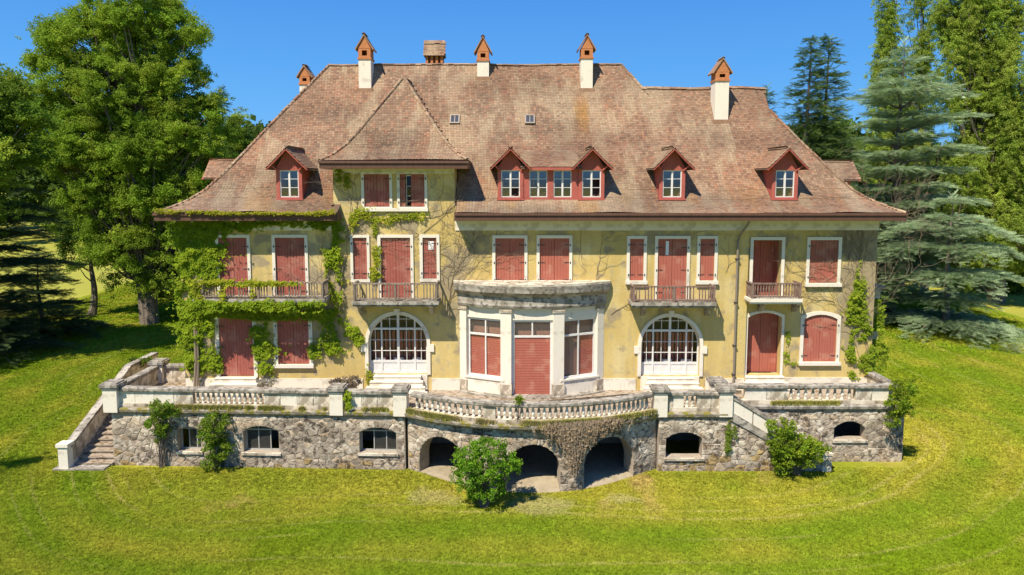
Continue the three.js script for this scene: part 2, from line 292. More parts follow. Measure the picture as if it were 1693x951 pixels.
// one shuttered opening, measured on the photograph: x and y limits of the shutters in pixels
function shuttered(k, kind, px, { rise = 0, fw = 5, leaves = 2, sill = false, bottom = false, step = false, gap = null, label, hinges = true, recess = 0 } = {}) {
  const z = zOf(k), [x0, x1, y0, y1] = rectPx(...px, z), s = (x1 - x0) / (px[1] - px[0]), f = fw * s, R = rise * s;
  holes[k].push(openPts(x0, x1, y0, y1, R));
  const w = part(kind, surround(x0, x1, y0, y1, f, R, bottom, z + .003, z + .065), M.white, house, label);
  if (sill) part('sill', new B().box(x0 - f - .04, x1 + f + .04, y0 - .17, y0 - .003, z + .004, z + .17), M.white, w);
  const RM = px[0] > 800 ? M.redWarm : M.red, full = [x0, x1], leaf = kind === 'door' ? 'door_leaf' : 'shutter';
  if (!gap) {
    for (let i = 0; i < leaves; i++) { const a = x0 + (x1 - x0) * i / leaves + .006, c = x0 + (x1 - x0) * (i + 1) / leaves - .006; part(leaf, boards(new B(), a, c, y0 + .015, y1, z - .075 - recess, z - .03 - recess, full, R), RM, w); }
    if (recess) part('reveal', new B().box(x0 - .06, x0 - .002, y0, y1, z - recess - .1, z - .41).box(x1 + .002, x1 + .06, y0, y1, z - recess - .1, z - .41).box(x0, x1, y1 + .002, y1 + .06, z - recess - .1, z - .41), RM, w);
  } else { // left leaf folded back, a casement and a dark room behind
    const a = x0 + (x1 - x0) * gap;
    part('shutter', boards(new B(), a, x1 - .006, y0 + .015, y1, z - .075, z - .03, full, R), RM, w);
    const fb = new B(), fx = x0 + .28; fb.box(fx, fx + .045, y0 + .03, y1 - .03, z - .22, z - .18).box(fx, a, y1 - .09, y1 - .03, z - .222, z - .182).box(fx, a, mix(y0, y1, .62), mix(y0, y1, .62) + .035, z - .218, z - .184).box(fx, a, mix(y0, y1, .32), mix(y0, y1, .32) + .035, z - .218, z - .184);
    part('window_frame', fb, M.joinery, w);
    part('pane', new B().quad([fx, mix(y0, y1, .34), z - .2], [a, mix(y0, y1, .34), z - .2], [a, y1 - .08, z - .2], [fx, y1 - .08, z - .2]), M.glass, w);
    part('shutter', boards(new B(), x0 + .01, x0 + .27, y0 + .015, y1, z - .075, z - .03, full, R), RM, w, 'narrow edge of the folded back shutter');
  }
  if (hinges && !recess) { const hb = new B(), H = y1 - y0 - R; for (const t of [.14, .5, .86]) { if (t === .5 && H < 2.4) continue; const y = y0 + H * t; hb.box(x0 - .07, x0 + .26, y - .018, y + .018, z - .024, z - .014).box(x0 - .08, x0 - .03, y - .05, y + .05, z + .066, z + .085); if (leaves > 1 || x1 - x0 < 1) hb.box(x1 - .26, x1 + .07, y - .018, y + .018, z - .024, z - .014).box(x1 + .03, x1 + .08, y - .05, y + .05, z + .066, z + .085); } part('hinge', hb, M.iron, w).userData.kind = 'stuff'; }
  if (step) steps(w, x0 - f, x1 + f, y0 - .004, z, 3);
  return w;
}
// upper floor
shuttered(0, 'window', [363, 410, 393, 496], { fw: 5 });
shuttered(0, 'window', [456, 505, 393, 496], { fw: 5 });
shuttered(0, 'window', [584, 607, 393, 462], { leaves: 1, fw: 4.5, bottom: true });
shuttered(0, 'window', [630, 679, 393, 496], { fw: 5 });
const noteWin = shuttered(0, 'window', [699, 722, 393, 461], { leaves: 1, fw: 5, bottom: true, label: 'narrow shuttered window with a white paper notice' });
shuttered(0, 'window', [819, 867, 394, 474], { fw: 5 });
shuttered(0, 'window', [892, 941, 394, 474], { fw: 5 });
shuttered(0, 'window', [1041, 1064, 395, 464], { leaves: 1, fw: 5, bottom: true, sill: true });
const stripWin = shuttered(0, 'window', [1087, 1135, 395, 498], { fw: 5, label: 'tall shuttered window with a white paper strip' });
shuttered(0, 'window', [1157, 1181, 395, 464], { leaves: 1, fw: 5, bottom: true, sill: true });
shuttered(1, 'window', [1244, 1291, 397, 497], { fw: 5, recess: .9, label: 'deeply recessed shuttered balcony window' });
shuttered(1, 'window', [1338, 1385, 397, 468], { leaves: 1, fw: 5, bottom: true, sill: true });
{ let [a, b, c, d] = rectPx(708, 717, 399, 413, 0); part('paper_notice', new B().box(a, b, c, d, -.026, -.021), M.paper, noteWin); [a, b, c, d] = rectPx(1101, 1106, 399, 422, 0); part('paper_notice', new B().box(a, b, c, d, -.026, -.021), M.paper, stripWin); }
// tower storey
shuttered(0, 'window', [602, 644, 288, 342], { fw: 4.5, bottom: true });
shuttered(0, 'window', [661, 702, 288, 342], { fw: 4.5, bottom: true, gap: .45, label: 'tower window with one shutter folded open on a dark room' });
// ground floor
shuttered(0, 'door', [363, 419, 521, 622], { rise: 6, fw: 6, step: true });
shuttered(0, 'window', [459, 511, 521, 602], { rise: 7, fw: 6, sill: true });
shuttered(1, 'door', [1235, 1291, 517, 620], { rise: 8, fw: 4, step: true, recess: .5, label: 'recessed arched shutter door of the right wing' });
shuttered(1, 'window', [1328, 1383, 520, 598], { rise: 8, fw: 5.5, bottom: true, sill: true });

function steps(parent, x0, x1, top, z, n) { const h = (top - FLOOR - .004) / n; for (let i = 0; i < n; i++) part('step', new B().box(x0 - i * .14, x1 + i * .14, FLOOR + .004, top - i * h, z + .068 + (i ? .3 + (i - 1) * .27 : 0), z + .065 + .3 + i * .27).box(x0 - i * .14 - .02, x1 + i * .14 + .02, top - i * h - .045, top - i * h - .002, z + .068 + .3 + i * .27 - .002, z + .068 + .3 + i * .27 + .03), M.white, parent); }
// large arched garden doors
function gardenDoor(px, label) {
  const z = 0, [x0, x1, y0, y1] = rectPx(...px, z), R = (x1 - x0) / 2, cx = (x0 + x1) / 2, W = x1 - x0;
  holes[0].push(openPts(x0, x1, y0, y1, R, 22));
  const o = openPts(x0 - .17, x1 + .17, y0, y1 + .17, R + .17, 22), q = openPts(x0, x1, y0, y1, R, 22);
  const d = part('garden_door', plate([o[0], q[0], ...q.slice(2).reverse(), q[1], o[1], ...o.slice(2)], [], z + .003, z + .075), M.white, house, label);
  const ys = y1 - R; // springing blocks, keystone and corbel blocks of the stone surround
  for (const s of [-1, 1]) part('stone_block', new B().box(Math.min(cx + s * (R + .1), cx + s * (R + .36)), Math.max(cx + s * (R + .1), cx + s * (R + .36)), ys - .42, ys - .05, z + .004, z + .09), M.white, d);
  part('keystone', new B().prism([[cx - .10, y1 - .02], [cx + .10, y1 - .02], [cx + .15, y1 + .30], [cx - .15, y1 + .30]], (x, y, t) => [x, y, t ? z + .12 : z + .004]), M.white, d);
  const cols = [0, .215, .5, .785, 1].map(t => x0 + W * t), zf0 = z - .26, zf1 = z - .18, yb = y0 + .02, panelTop = y0 + .62, rows = [panelTop, panelTop + .56, panelTop + 1.12, panelTop + 1.70, panelTop + 2.2];
  const fr = new B(), th = .038;
  const vbar = (x, w, lo) => { const t = archTop(x, x0, x1, y1, R); if (t > lo + .05) fr.box(x - w, x + w, lo, t - .01, zf0, zf1); };
  cols.forEach((x, i) => vbar(clamp(x, x0 + th, x1 - th), i === 2 ? .06 : th, yb));
  for (let i = 0; i < 4; i++) { fr.box(cols[i], cols[i + 1], yb, yb + .12, zf0 + .004, zf1 - .004); const m = (cols[i] + cols[i + 1]) / 2, t = archTop(m, x0, x1, y1, R); fr.box(m - .013, m + .013, panelTop, t - .01, zf0 + .02, zf1 - .02); }
  rows.forEach((y, k) => { const half = y > ys ? Math.sqrt(Math.max(0, R * R - (y - ys) ** 2)) : R; if (half > .1) { const w = k === 3 ? .055 : k === 0 ? .06 : .013; fr.box(cx - half + .02, cx + half - .02, y - w, y + w, zf0 + .01, zf1 - (k === 3 ? -.012 : .01)); } });
  const a0 = openPts(x0 + .07, x1 - .07, y0 + .02, y1 - .07, R - .07, 22); fr.add(plate(openPts(x0 + .004, x1 - .004, y0 + .004, y1 - .004, R - .004, 22), [a0.reverse()], zf0 - .01, zf1 + .006));
  part('window_frame', fr, M.joinery, d);
  for (let i = 0; i < 4; i++) part('door_panel', new B().box(cols[i] + .03, cols[i + 1] - .03, yb + .1, panelTop, zf0 + .02, zf0 + .045), M.joinery, d);
  const edge = [...rows, y1];
  for (let i = 0; i < 4; i++) for (let h = 0; h < 2; h++) for (let k = 0; k < edge.length - 1; k++) {
    const xa = mix(cols[i], cols[i + 1], h / 2), xb = mix(cols[i], cols[i + 1], (h + 1) / 2), lo = edge[k], hi = edge[k + 1], top = Math.max(archTop(xa, x0, x1, y1, R), archTop(xb, x0, x1, y1, R)); if (lo > top - .03) continue;
    part('pane', new B().quad([xa, lo, zf0 + .035], [xb, lo, zf0 + .035], [xb, Math.min(hi, top + .02), zf0 + .035], [xa, Math.min(hi, top + .02), zf0 + .035]), M.glass, d);
  }
  steps(d, x0 + .3, x1 - .3, y0 - .004, z, 4);
  for (const s of [-1, 1]) part('panel_block', new B().box(Math.min(cx + s * R, cx + s * (R - .42)), Math.max(cx + s * R, cx + s * (R - .42)), FLOOR + .004, y0 - .004, z + .004, z + .06), M.white, d);
  // a curtain rail, half-drawn dark red curtain and pale chair backs seen through the panes
  const cb = new B(); for (let i = 0; i < 14; i++) { const x = x0 + .1 + i * .2; cb.box(x, x + .13, y0 + .5, y0 + 2.1, z - .78 + rr(-.05, .05), z - .70 + rr(-.02, .04)); }
  part('curtain', cb, mat([.34, .10, .075], .95), d);
  for (let i = 0; i < 3; i++) { const x = x0 + .25 + i * .95; part('chair_back', new B().box(x, x + .5, y0 + .3, y0 + .75, z - .5, z - .46).box(x, x + .05, y0, y0 + .3, z - .5, z - .46).box(x + .45, x + .5, y0, y0 + .3, z - .5, z - .46), M.joinery, d); }
  return d;
}
gardenDoor([609, 706, 520, 619], 'white arched garden door under the tower balcony');
gardenDoor([1060, 1157, 523, 622], 'white arched garden door right of the bay');

const XL = -16.62, XC = 11.82, XR = 18.36, TX0 = -8.87, TX1 = -2.84;
{
  const bayL = -2.45, bayR = 4.45, bayTop = PY(880, 520, 0);
  holes[0].push(openPts(bayL + .15, bayR - .15, FLOOR + .05, bayTop, 0));
  part('wall', plate([[XL, 2.6], [XC, 2.6], [XC, 12.25], [TX1, 12.25], [TX1, 14.32], [TX0, 14.32], [TX0, 12.25], [XL, 12.25]], holes[0].map(h => [...h].reverse()), -.45, 0), M.stucco, house);
  part('wall', plate([[XC + .003, 2.6], [XR, 2.6], [XR, 11.75], [XC + .003, 11.75]], holes[1].map(h => [...h].reverse()), ZR - .4, ZR), M.stucco, house);
  const side = new B().box(XL, XL + .4, 2.6, 12.2, -11.6, -.453).box(XR - .4, XR, 2.6, 11.7, -9.6, ZR - .403).box(XL + .4, XR, 2.6, 11.6, -11.6, -11.2).box(XC, XC + .02, 2.6, 11.7, ZR, -.002);
  side.box(TX0, TX0 + .35, 11.4, 14.3, -2.9, -.453).box(TX1 - .35, TX1, 11.4, 14.3, -2.9, -.453);
  part('wall', side, M.stucco, house);
  const inn = new B().box(XL + .4, XR - .4, 2.62, 2.83, -11.2, -.46).box(XL + .4, XR - .4, 7.0, 7.2, -11.2, -1.1).box(XL + .4, XR - .4, 2.84, 7, -4.2, -4.0).box(XL + .4, XR - .4, 11.3, 11.45, -11.2, -1.1).box(TX0 + .35, TX1 - .35, 11.46, 14.2, -3.3, -3.1).box(-9, -8.9, 2.84, 7, -4, -.46).box(-2.9, -2.8, 2.84, 7, -4, -.46).box(4.8, 4.9, 2.84, 7, -4, -.46);
  part('interior_wall', inn, M.room, house);
}
// plinth, frieze below the eaves, string of the tower
{
  const pt = 3.46, run = (x0, x1, z) => part('plinth', new B().box(x0, x1, FLOOR + .004, pt, z + .004, z + .05), M.white, house);
  const at = (p) => PX(p, 630, 0), ar = (p) => PX(p, 625, ZR);
  run(XL, at(355), 0); run(at(427), at(600), 0); run(at(714), at(764), 0); run(at(997), at(1051), 0); run(at(1166), XC, 0); run(XC + .06, ar(1231), ZR); run(ar(1298), XR + .03, ZR);
  const f = new B(), y1 = 11.54, y0 = 11.02; f.box(XL, TX0 - .01, y0, y1, .004, .045).box(TX1 + .01, XC, y0, y1, .004, .045).box(XC + .003, XR + .03, y0, y1, ZR + .004, ZR + .045);
  part('frieze', f, M.white, house);
  const [a, c, d, e] = rectPx(586, 712, 280, 285, 0); const t = new B().box(TX0 + .02, TX1 - .02, d - .06, e + .1, .003, .035); const s = rectPx(596, 708, 344, 348, 0); t.box(s[0], s[1], s[2] - .04, s[3], .066, .13);
  part('string_course', t, M.white, house);
}
// rainwater pipe
{
  const x = PX(1217, 500, .12), pts = [[x + .35, 11.6, .72], [x + .3, 11.35, .6], [x + .06, 10.75, .14], [x, 10.45, .12], [x, 6, .12], [x, FLOOR + .02, .12]];
  const pipe = part('downpipe', new B().tube(pts, () => .055, 8), M.zinc, house), cl = 0; for (const y of [9.6, 7.4, 5.2, 3.7]) part('clamp', new B().box(x - .085, x + .085, y - .03, y + .03, .002, .19), M.iron, pipe);
}
// balconies
function balcony(k, px, yTop, ySlab, depth, m, { n = 24, brackets = [], label, slabM = M.grey, ends = true } = {}) {
  const z = zOf(k), zf = z + depth, x0 = PX(px[0], ySlab, zf), x1 = PX(px[1], ySlab, zf), yt = PY((px[0] + px[1]) / 2, yTop, zf), ys = PY((px[0] + px[1]) / 2, ySlab - 3, zf);
  const b = part('balcony', new B().box(x0 - .1, x1 + .1, ys - .16, ys, z + .08, zf + .1).box(x0 - .05, x1 + .05, ys - .26, ys - .162, z + .08, zf + .04), slabM, house, label);
  const r = new B(); r.box(x0 - .05, x1 + .05, yt - .07, yt, zf - .05, zf + .05).box(x0 + .05, x1 - .05, ys + .08, ys + .14, zf - .03, zf + .03);
  for (const x of [x0, x1]) r.box(x - .045, x + .045, yt - .072, yt - .002, z + .09, zf - .052).box(x - .028, x + .028, ys + .08, ys + .14, z + .09, zf - .05);
  part('rail', r, m, b);
  const post = new B().box(-.05, .05, 0, yt - ys - .07, -.05, .05).geo(), bal = new B().box(-.021, .021, 0, yt - ys - .2, -.02, .02).geo();
  for (const x of [x0 + .02, x1 - .02]) piece('post', post, m, b, [x, ys, zf]);
  if (x1 - x0 > 3) piece('post', post, m, b, [mix(x0, x1, .5), ys, zf]);
  for (let i = 1; i < n; i++) { if (i % 6 === 3 && n > 20) continue; piece('baluster', bal, m, b, [mix(x0, x1, i / n), ys + .135, zf], [rr(.9, 1.5), 1, 1]); }
  const q = Math.round(depth / .17); for (const x of [x0, x1]) for (let i = 1; i < q; i++) piece('baluster', bal, m, b, [x, ys + .135, mix(z + .1, zf, i / q)]);
  for (const bx of brackets) { const x = PX(bx, ySlab + 10, z); part('bracket', new B().prism([[z + .004, ys - .85], [z + .25, ys - .7], [z + depth * .45, ys - .45], [z + depth * .85, ys - .264], [z + .004, ys - .264]], (a, y, t) => [x + (t ? .11 : -.11), y, a]), M.grey, b); }
  return b;
}
balcony(0, [322, 534], 466, 497, 1.15, M.rail, { n: 46, brackets: [352, 430, 512], label: 'long balcony overgrown with green creeper' });
balcony(0, [585, 722], 468, 501, 1.05, M.rail, { n: 26, brackets: [598, 714], label: 'weathered grey balcony of the tower' });
balcony(0, [1047, 1181], 473, 503, 1.0, M.railRed, { n: 27, brackets: [1062, 1168], label: 'brown railed balcony above the right arched door' });
balcony(1, [1243, 1323], 468, 497, 1.0, M.railRed, { n: 17, brackets: [1256, 1312], slabM: M.white, label: 'short brown railed balcony of the right wing' });
// ---------------------------------------------------------------- bowed bay between the garden doors
{
  const c = [1.0, -4.89, 6.09], yT = PY(880, 474, 1.4), yCor = PY(880, 485, 1.35), yEnt = PY(880, 511, 1.2), yLin = PY(880, 518, 1.1), yTop = PY(880, 530, 1.1), yTr = PY(880, 558, 1.1), ySill = PY(798, 625, .7);
  const arc = (r, n = 18) => arcPath(r, -.655, .655, n, c), bay = part('bay', sweep([[-.5, yEnt], [.06, yEnt], [.1, yEnt + .12], [.08, yEnt + .22], [.09, yCor - .25], [.2, yCor - .12], [.34, yCor], [.36, yT], [-.5, yT]], arc(6.09)), M.grey, house, 'bowed white stone bay with weathered cornice');
  part('bay_roof', new B().prism([...arc(5.7), [4.3, -.2], [-2.3, -.2]].map(q => [q[0], q[1]]).reverse(), (x, z, t) => [x, t ? yT - .04 : yT - .3, z]), M.grey, bay);
  part('bay_roof', new B().prism([...arc(6.44), [c[0] + 3.95, -.02], [c[0] - 3.95, -.02]].reverse(), (x, z, t) => [x, t ? yT + .11 : yT + .003, z]), M.oldWhite, bay, 'weathered cornice slab on the bay');
  const face = (ang, r) => new THREE.Matrix4().makeRotationY(ang).setPosition(c[0] + r * Math.sin(ang), 0, c[1] + r * Math.cos(ang));
  const put = (name, b, m, ang, r, parent, label) => part(name, (b instanceof B ? b.geo() : b).applyMatrix4(face(ang, r)), m, parent, label);
  for (const a of [-.605, -.215, .215, .605]) {
    const w = Math.abs(a) > .5 ? .21 : .27;
    const p = put('pilaster', new B().box(-w, w, FLOOR + .62, yEnt - .21, -.28, .05), M.white, a, 6.06, bay);
    put('capital', new B().box(-w - .06, w + .06, yEnt - .207, yEnt - .1, -.2, .10).box(-w - .02, w + .02, yEnt - .098, yEnt - .003, -.2, .055), M.oldWhite, a, 6.06, p);
    put('base', new B().box(-w - .03, w + .03, FLOOR + .004, FLOOR + .617, -.25, .085), M.oldWhite, a, 6.06, p);
  }
  for (const s of [-1, 0, 1]) {
    const ang = s * .41, half = s ? 1.0 : 1.02, r = s ? 5.93 : 5.93, lo = s ? ySill : FLOOR + .03;
    put('lintel', new B().box(-half - .1, half + .1, yTop, yEnt - .004, -.3, s ? -.02 : -.02), M.white, ang, r, bay);
    if (s) put('dado', new B().box(-half - .1, half + .1, FLOOR + .004, lo - .09, -.3, .06).box(-half - .1, half + .1, lo - .087, lo - .004, -.3, .12), M.white, ang, r, bay);
    const fr = new B(), x = half - .08, bx = (a, b, y0, y1, d = 0) => fr.box(a, b, y0, y1, -.19 + d, -.10 - d);
    bx(-x - .14, -x + .06, lo, yTop - .004); bx(x - .06, x + .14, lo, yTop - .004); bx(-x + .06, x - .06, yTop - .12, yTop - .004, .004); bx(-x + .06, x - .06, yTr - .05, yTr + .05, .006); if (s) bx(-x + .06, x - .06, lo, lo + .08, .004);
    bx(-.035, .035, s ? lo : yTr, yTop - .01, .01);
    const w = put(s ? 'window' : 'door', fr, M.joinery, ang, r, bay, s < 0 ? 'left bay window with red blind' : s ? 'right bay window with one blind missing' : 'central bay door closed by a red roller blind');
  }
  // panes and blinds are children of the bay, laid into the three frames
  for (const s of [-1, 0, 1]) {
    const ang = s * .41, r = 5.93, x = s ? .86 : .88, lo = s ? ySill + .08 : FLOOR + .05;
    for (const h of [-1, 1]) { const a = Math.min(h * .035, h * x), b = Math.max(h * .035, h * x); put('pane', new B().quad([a, yTr + .05, -.145], [b, yTr + .05, -.145], [b, yTop - .12, -.145], [a, yTop - .12, -.145]), M.oldGlass, ang, r, bay); if (s) put('pane', new B().quad([a, lo, -.145], [b, lo, -.145], [b, yTr - .05, -.145], [a, yTr - .05, -.145]), s > 0 && h < 0 ? M.oldGlass : M.glass, ang, r, bay); }
    const sl = new B(), n = 22; for (let i = 0; i < n; i++) for (const h of s ? [-1, 1] : [0]) { if (s > 0 && h < 0) continue; const a = s ? Math.min(h * .03, h * (x + .02)) : -x, b = s ? Math.max(h * .03, h * (x + .02)) : x, y0 = mix(lo, yTr - .06, i / n), y1 = mix(lo, yTr - .06, (i + 1) / n) - .01, zb = s ? -.20 : -.15; sl.prism([[y0, zb - .02], [y1, zb - .02], [y1, zb], [(y0 + y1) / 2, zb + .004], [y0, zb]].map(q => q), (y, z, t) => [t ? b : a, y, z]); }
    put('roller_blind', sl, M.redWarm, ang, r, bay);
    put('backing_panel', new B().box(-x - .1, x + .1, lo, yTop, -.42, -.35), M.bayBack, ang, r, bay);
  }
  part('threshold', sweep([[-.6, FLOOR + .004], [.35, FLOOR + .004], [.35, FLOOR + .07], [-.6, FLOOR + .07]], arcPath(6.02, -.62, .62, 14, c)), M.grey, bay);
}
// ---------------------------------------------------------------- roof
const prof = (pts) => (d) => { let k = 0; while (k < pts.length - 2 && d > pts[k + 1][0]) k++; const a = pts[k], b = pts[k + 1]; return a[1] + (b[1] - a[1]) * (d - a[0]) / (b[0] - a[0]); };
const mainP = prof([[0, 0], [.6, .28], [1.2, .62], [1.75, 1.05], [2.25, 1.65], [2.75, 2.32], [6.85, 8.12]]);
const towP = prof([[0, 0], [.5, .3], [1, .76], [1.5, 1.4], [3.55, 4.5]]);
const ZE = .95, XEL = -17.3, XER = 19.05, TC = -5.71, TE = 14.46, TZ = .85;
const hMain = (x, z) => EAVE + Math.max(mainP(Math.min(ZE - z, x - XEL, 13.1 - x, z + 12.75, 6.85)), mainP(Math.min(ZE - z, x > 14.1 ? XER - x : 9, x > 5 ? z + 10.65 : 0, 5.8)));
const hTow = (x, z) => TE + towP(Math.min(TZ - z, 3.55 - Math.abs(x - TC), 3.55));
const tiles = [], caps = [], tilesT = [];
const roofB = new B();
function tileColor(x, y, z) { const c = tileHue(x, y, z); const k = .76 + .28 * sm(.3, .7, fbm(x * .28 + 11, y * .4 - z * .3, 4, 0, 215)); return [c[0] * .97 * k, c[1] * .905 * k, c[2] * .88 * k]; }
function tileHue(x, y, z) {
  const n = fbm(x * .35 + z * .2, y * .35 - z * .3, 4, 0, 201), k = rnd(), l = fbm(x * 1.3, y * 1.3 + z, 4, 0, 203);
  let c = lerp3([.27, .16, .095], [.21, .142, .09], sm(.35, .65, n));
  c = lerp3(c, [.33, .23, .148], k < .3 ? .55 : 0); c = lerp3(c, [.17, .10, .068], k > .86 ? .7 : 0); c = lerp3(c, [.34, .16, .09], k > .5 && k < .58 ? .6 : 0);
  c = lerp3(c, [.40, .335, .215], .55 * sm(.50, .66, l) * (k > .35 ? 1 : .3));
  const low = sm(13.6, 12.1, y) * (y < 13.7 ? 1 : 0); c = lerp3(c, [.29, .235, .16], .6 * low * sm(.35, .6, l));
  c = lerp3(c, [.36, .19, .03], .7 * sm(.5, .68, fbm(x * 1.1 + 3, y + z, 4, 0, 207)) * Math.max(sm(-14.5, -16.8, x) * low, .8 * sm(1.6, .2, Math.hypot(x - 4.2, y - 17)), .4 * low));
  return mul3(c, rr(.86, 1.12));
}
const tileGeo = (() => { const b = new B(), w = .073, L = .21, z = (y) => .020 * (1 - y / L) - .002, o = [[-w, L], [-w, .035], [-.042, .004], [.042, .004], [w, .035], [w, L]]; for (let i = 1; i < 5; i++) b.tri([...o[0], z(o[0][1])], [...o[i], z(o[i][1])], [...o[i + 1], z(o[i + 1][1])]); for (let i = 0; i < 5; i++) { const p = o[i], q = o[i + 1]; b.quad([...p, z(p[1])], [...p, z(p[1]) - .016], [...q, z(q[1]) - .016], [...q, z(q[1])]); } return b.geo(); })();
const basisM = new THREE.Matrix4();
function putTile(list, p, U, V, c) { const N = U.clone().cross(V).normalize(), j = rr(-.02, .02), u = U.clone().addScaledVector(V, j).normalize(), v = N.clone().cross(u); basisM.makeBasis(u, v, N.clone().addScaledVector(v, rr(-.03, .03)).normalize()); const m = basisM.clone(); m.setPosition(p[0] + N.x * rr(0, .006), p[1] + N.y * rr(0, .006), p[2] + N.z * rr(0, .006)); list.push({ m, c: c || tileColor(...p) }); }
// a hipped plane: rows climb from the eave; at(u, d) is a point, span(d) the limits of u
const sag = (q) => .15 * (fbm(q[0] * .4 + 5, q[1] * .4 + q[2] * .3, 2, 0, 211) - .5);
function roofPlane(list, base, p, dMax, span, at, U, inn, keep = () => true, dMin = 0) {
  const pt = (u, d) => { const q = at(u, d); return [q[0], base + p(d), q[1]]; };
  let row = 0; for (let d = dMin; d < dMax - .03;) {
    const s = (p(d + .05) - p(d)) / .05, cs = 1 / Math.hypot(1, s), V = V3(inn[0] * cs, s * cs, inn[1] * cs);
    for (const [a, b] of span(d)) { const off = (row++ % 2) * .076; for (let u = a + .05 + off; u < b - .02; u += .152) { const q = pt(u, d); q[1] += sag(q); if (keep(q)) putTile(list, q, V3(...U), V); } }
    d += .117 * cs;
  }
  const K = [dMin, .3, .6, 1, 1.2, 1.75, 2.25, 2.75, 4, 4.95, 5.79, 5.81].filter(d => d >= dMin && d < dMax - .01).concat(dMax);
  for (let i = 0; i + 1 < K.length; i++) { const A = span(K[i] + 1e-4), C = span(K[i + 1] - 1e-4); for (let k = 0; k < Math.min(A.length, C.length); k++) { const lo = (q) => [q[0], q[1] - .11, q[2]]; roofB.quad(lo(pt(A[k][0], K[i])), lo(pt(A[k][1], K[i])), lo(pt(C[k][1], K[i + 1])), lo(pt(C[k][0], K[i + 1]))); } }
}
const inTower = (q) => q[0] > TC - 3.5 && q[0] < TC + 3.5 && hTow(q[0], q[2]) > q[1] && q[2] > -5.4 && (q[1] > TE || (q[0] > TX0 && q[0] < TX1));
const dormerX = [478, 844, 978, 1111.5, 1298].map(p => PX(p, 305, -.15)); const inDormer = (q) => q[2] < -.2 && (dormerX.some(x => Math.abs(q[0] - x) < .6 && q[1] < 14.9 - Math.abs(q[0] - x) * .9) || (q[0] > dormerX[1] && q[0] < dormerX[2] && q[1] < 14.1));
const mR = (d) => d < 5.8 ? Math.max(XER - d, 14.1) : 13.1 - d;
roofPlane(tiles, EAVE, mainP, 6.85, d => d < 1.01 ? [[XEL + d, TX0 + .35], [TX1 + .08, mR(d)]] : [[XEL + d, mR(d)]], (u, d) => [u, ZE - d], [1, 0, 0], [0, -1], q => !inTower(q) && !inDormer(q));
roofPlane(tiles, EAVE, mainP, 6.85, d => [[-(ZE - d), 12.75 - d]], (u, d) => [XEL + d, -u], [0, 0, 1], [1, 0], q => q[2] > -9);            // left hip (u runs back)
roofPlane(tiles, EAVE, mainP, 4.95, d => [[-10.65 + d, ZE - d]], (u, d) => [XER - d, u], [0, 0, -1], [-1, 0], q => q[2] > -8);
roofPlane(tiles, EAVE, mainP, 6.85, d => [[-12.75 + d, ZE - d]], (u, d) => [13.1 - d, u], [0, 0, -1], [-1, 0], q => q[2] > -8.5, 5.5);
{ // back slopes and the small gable of the right ridge, plain
  const K = [0, .6, 1.2, 1.75, 2.25, 2.75, 5.8, 6.85];
  for (let i = 0; i + 1 < K.length; i++) { const a = K[i], b = K[i + 1], f = (x, d, zb) => [x, EAVE + mainP(d) - .03, zb + d]; roofB.quad(f(13.1 - a, a, -12.75), f(XEL + a, a, -12.75), f(XEL + b, b, -12.75), f(13.1 - b, b, -12.75)); if (b <= 5.8) roofB.quad(f(Math.max(XER - a, 14.1), a, -10.65), f(5, a, -10.65), f(5, b, -10.65), f(Math.max(XER - b, 14.1), b, -10.65)); }
  const y = EAVE + mainP(4.95) - .03; roofB.tri([14.1, y, -4], [14.1, y, -5.7], [14.1, EAVE + mainP(5.8) - .03, -4.85]);
}
roofPlane(tilesT, TE, towP, 3.55, d => [[TC - 3.55 + d, TC + 3.55 - d]], (u, d) => [u, TZ - d], [1, 0, 0], [0, -1]);
roofPlane(tilesT, TE, towP, 3.55, d => [[-(TZ - d), 5.8]], (u, d) => [TC - 3.55 + d, -u], [0, 0, 1], [1, 0], q => q[1] > hMain(q[0], q[2]) - .08);
roofPlane(tilesT, TE, towP, 3.55, d => [[-5.8, TZ - d]], (u, d) => [TC + 3.55 - d, u], [0, 0, -1], [-1, 0], q => q[1] > hMain(q[0], q[2]) - .08);
const roof = part('roof', roofB, M.roofBase, house);
M.roofBase.side = THREE.DoubleSide;
// ridge and hip tiles: half-round caps laid along lines
const capGeo = (() => { const b = new B(), n = 6, r = .095; for (let i = 0; i < n; i++) { const a = Math.PI * i / n, c = Math.PI * (i + 1) / n, p = (t, y, k) => [Math.cos(t) * r * k, y, Math.sin(t) * r * .8 * k]; b.quad(p(a, 0, 1.12), p(c, 0, 1.12), p(c, .36, .95), p(a, .36, .95)); b.quad(p(a, 0, .95), p(c, 0, .95), p(c, 0, 1.12), p(a, 0, 1.12)); } return b.geo(); })();
function capLine(list, pts, up = [0, 1, 0]) {
  for (let i = 0; i + 1 < pts.length; i++) {
    const a = V3(...pts[i]), d = V3(...pts[i + 1]).sub(a), L = d.length(), D = d.normalize(), n = Math.max(1, Math.round(L / .31)), S = D.clone().cross(V3(...up)).normalize(), N = S.clone().cross(D);
    for (let k = 0; k < n; k++) { basisM.makeBasis(S, D, N); const m = basisM.clone(), p = a.clone().addScaledVector(D, L * k / n).addScaledVector(N, rr(-.03, .01)); if (list === caps) p.y += sag([p.x, p.y, p.z]); m.setPosition(p); list.push({ m, c: mul3(tileColor(p.x, p.y + 3, p.z), rr(.95, 1.3)) }); }
  }
}
const Kd = [0, .6, 1.2, 1.75, 2.25, 2.75, 6.85];
capLine(caps, Kd.map(d => [XEL + d, EAVE + mainP(d) + .0, ZE - d]));
capLine(caps, [[XEL + 6.85, EAVE + 8.12, ZE - 6.85], [6.25, EAVE + 8.12, ZE - 6.85]]);
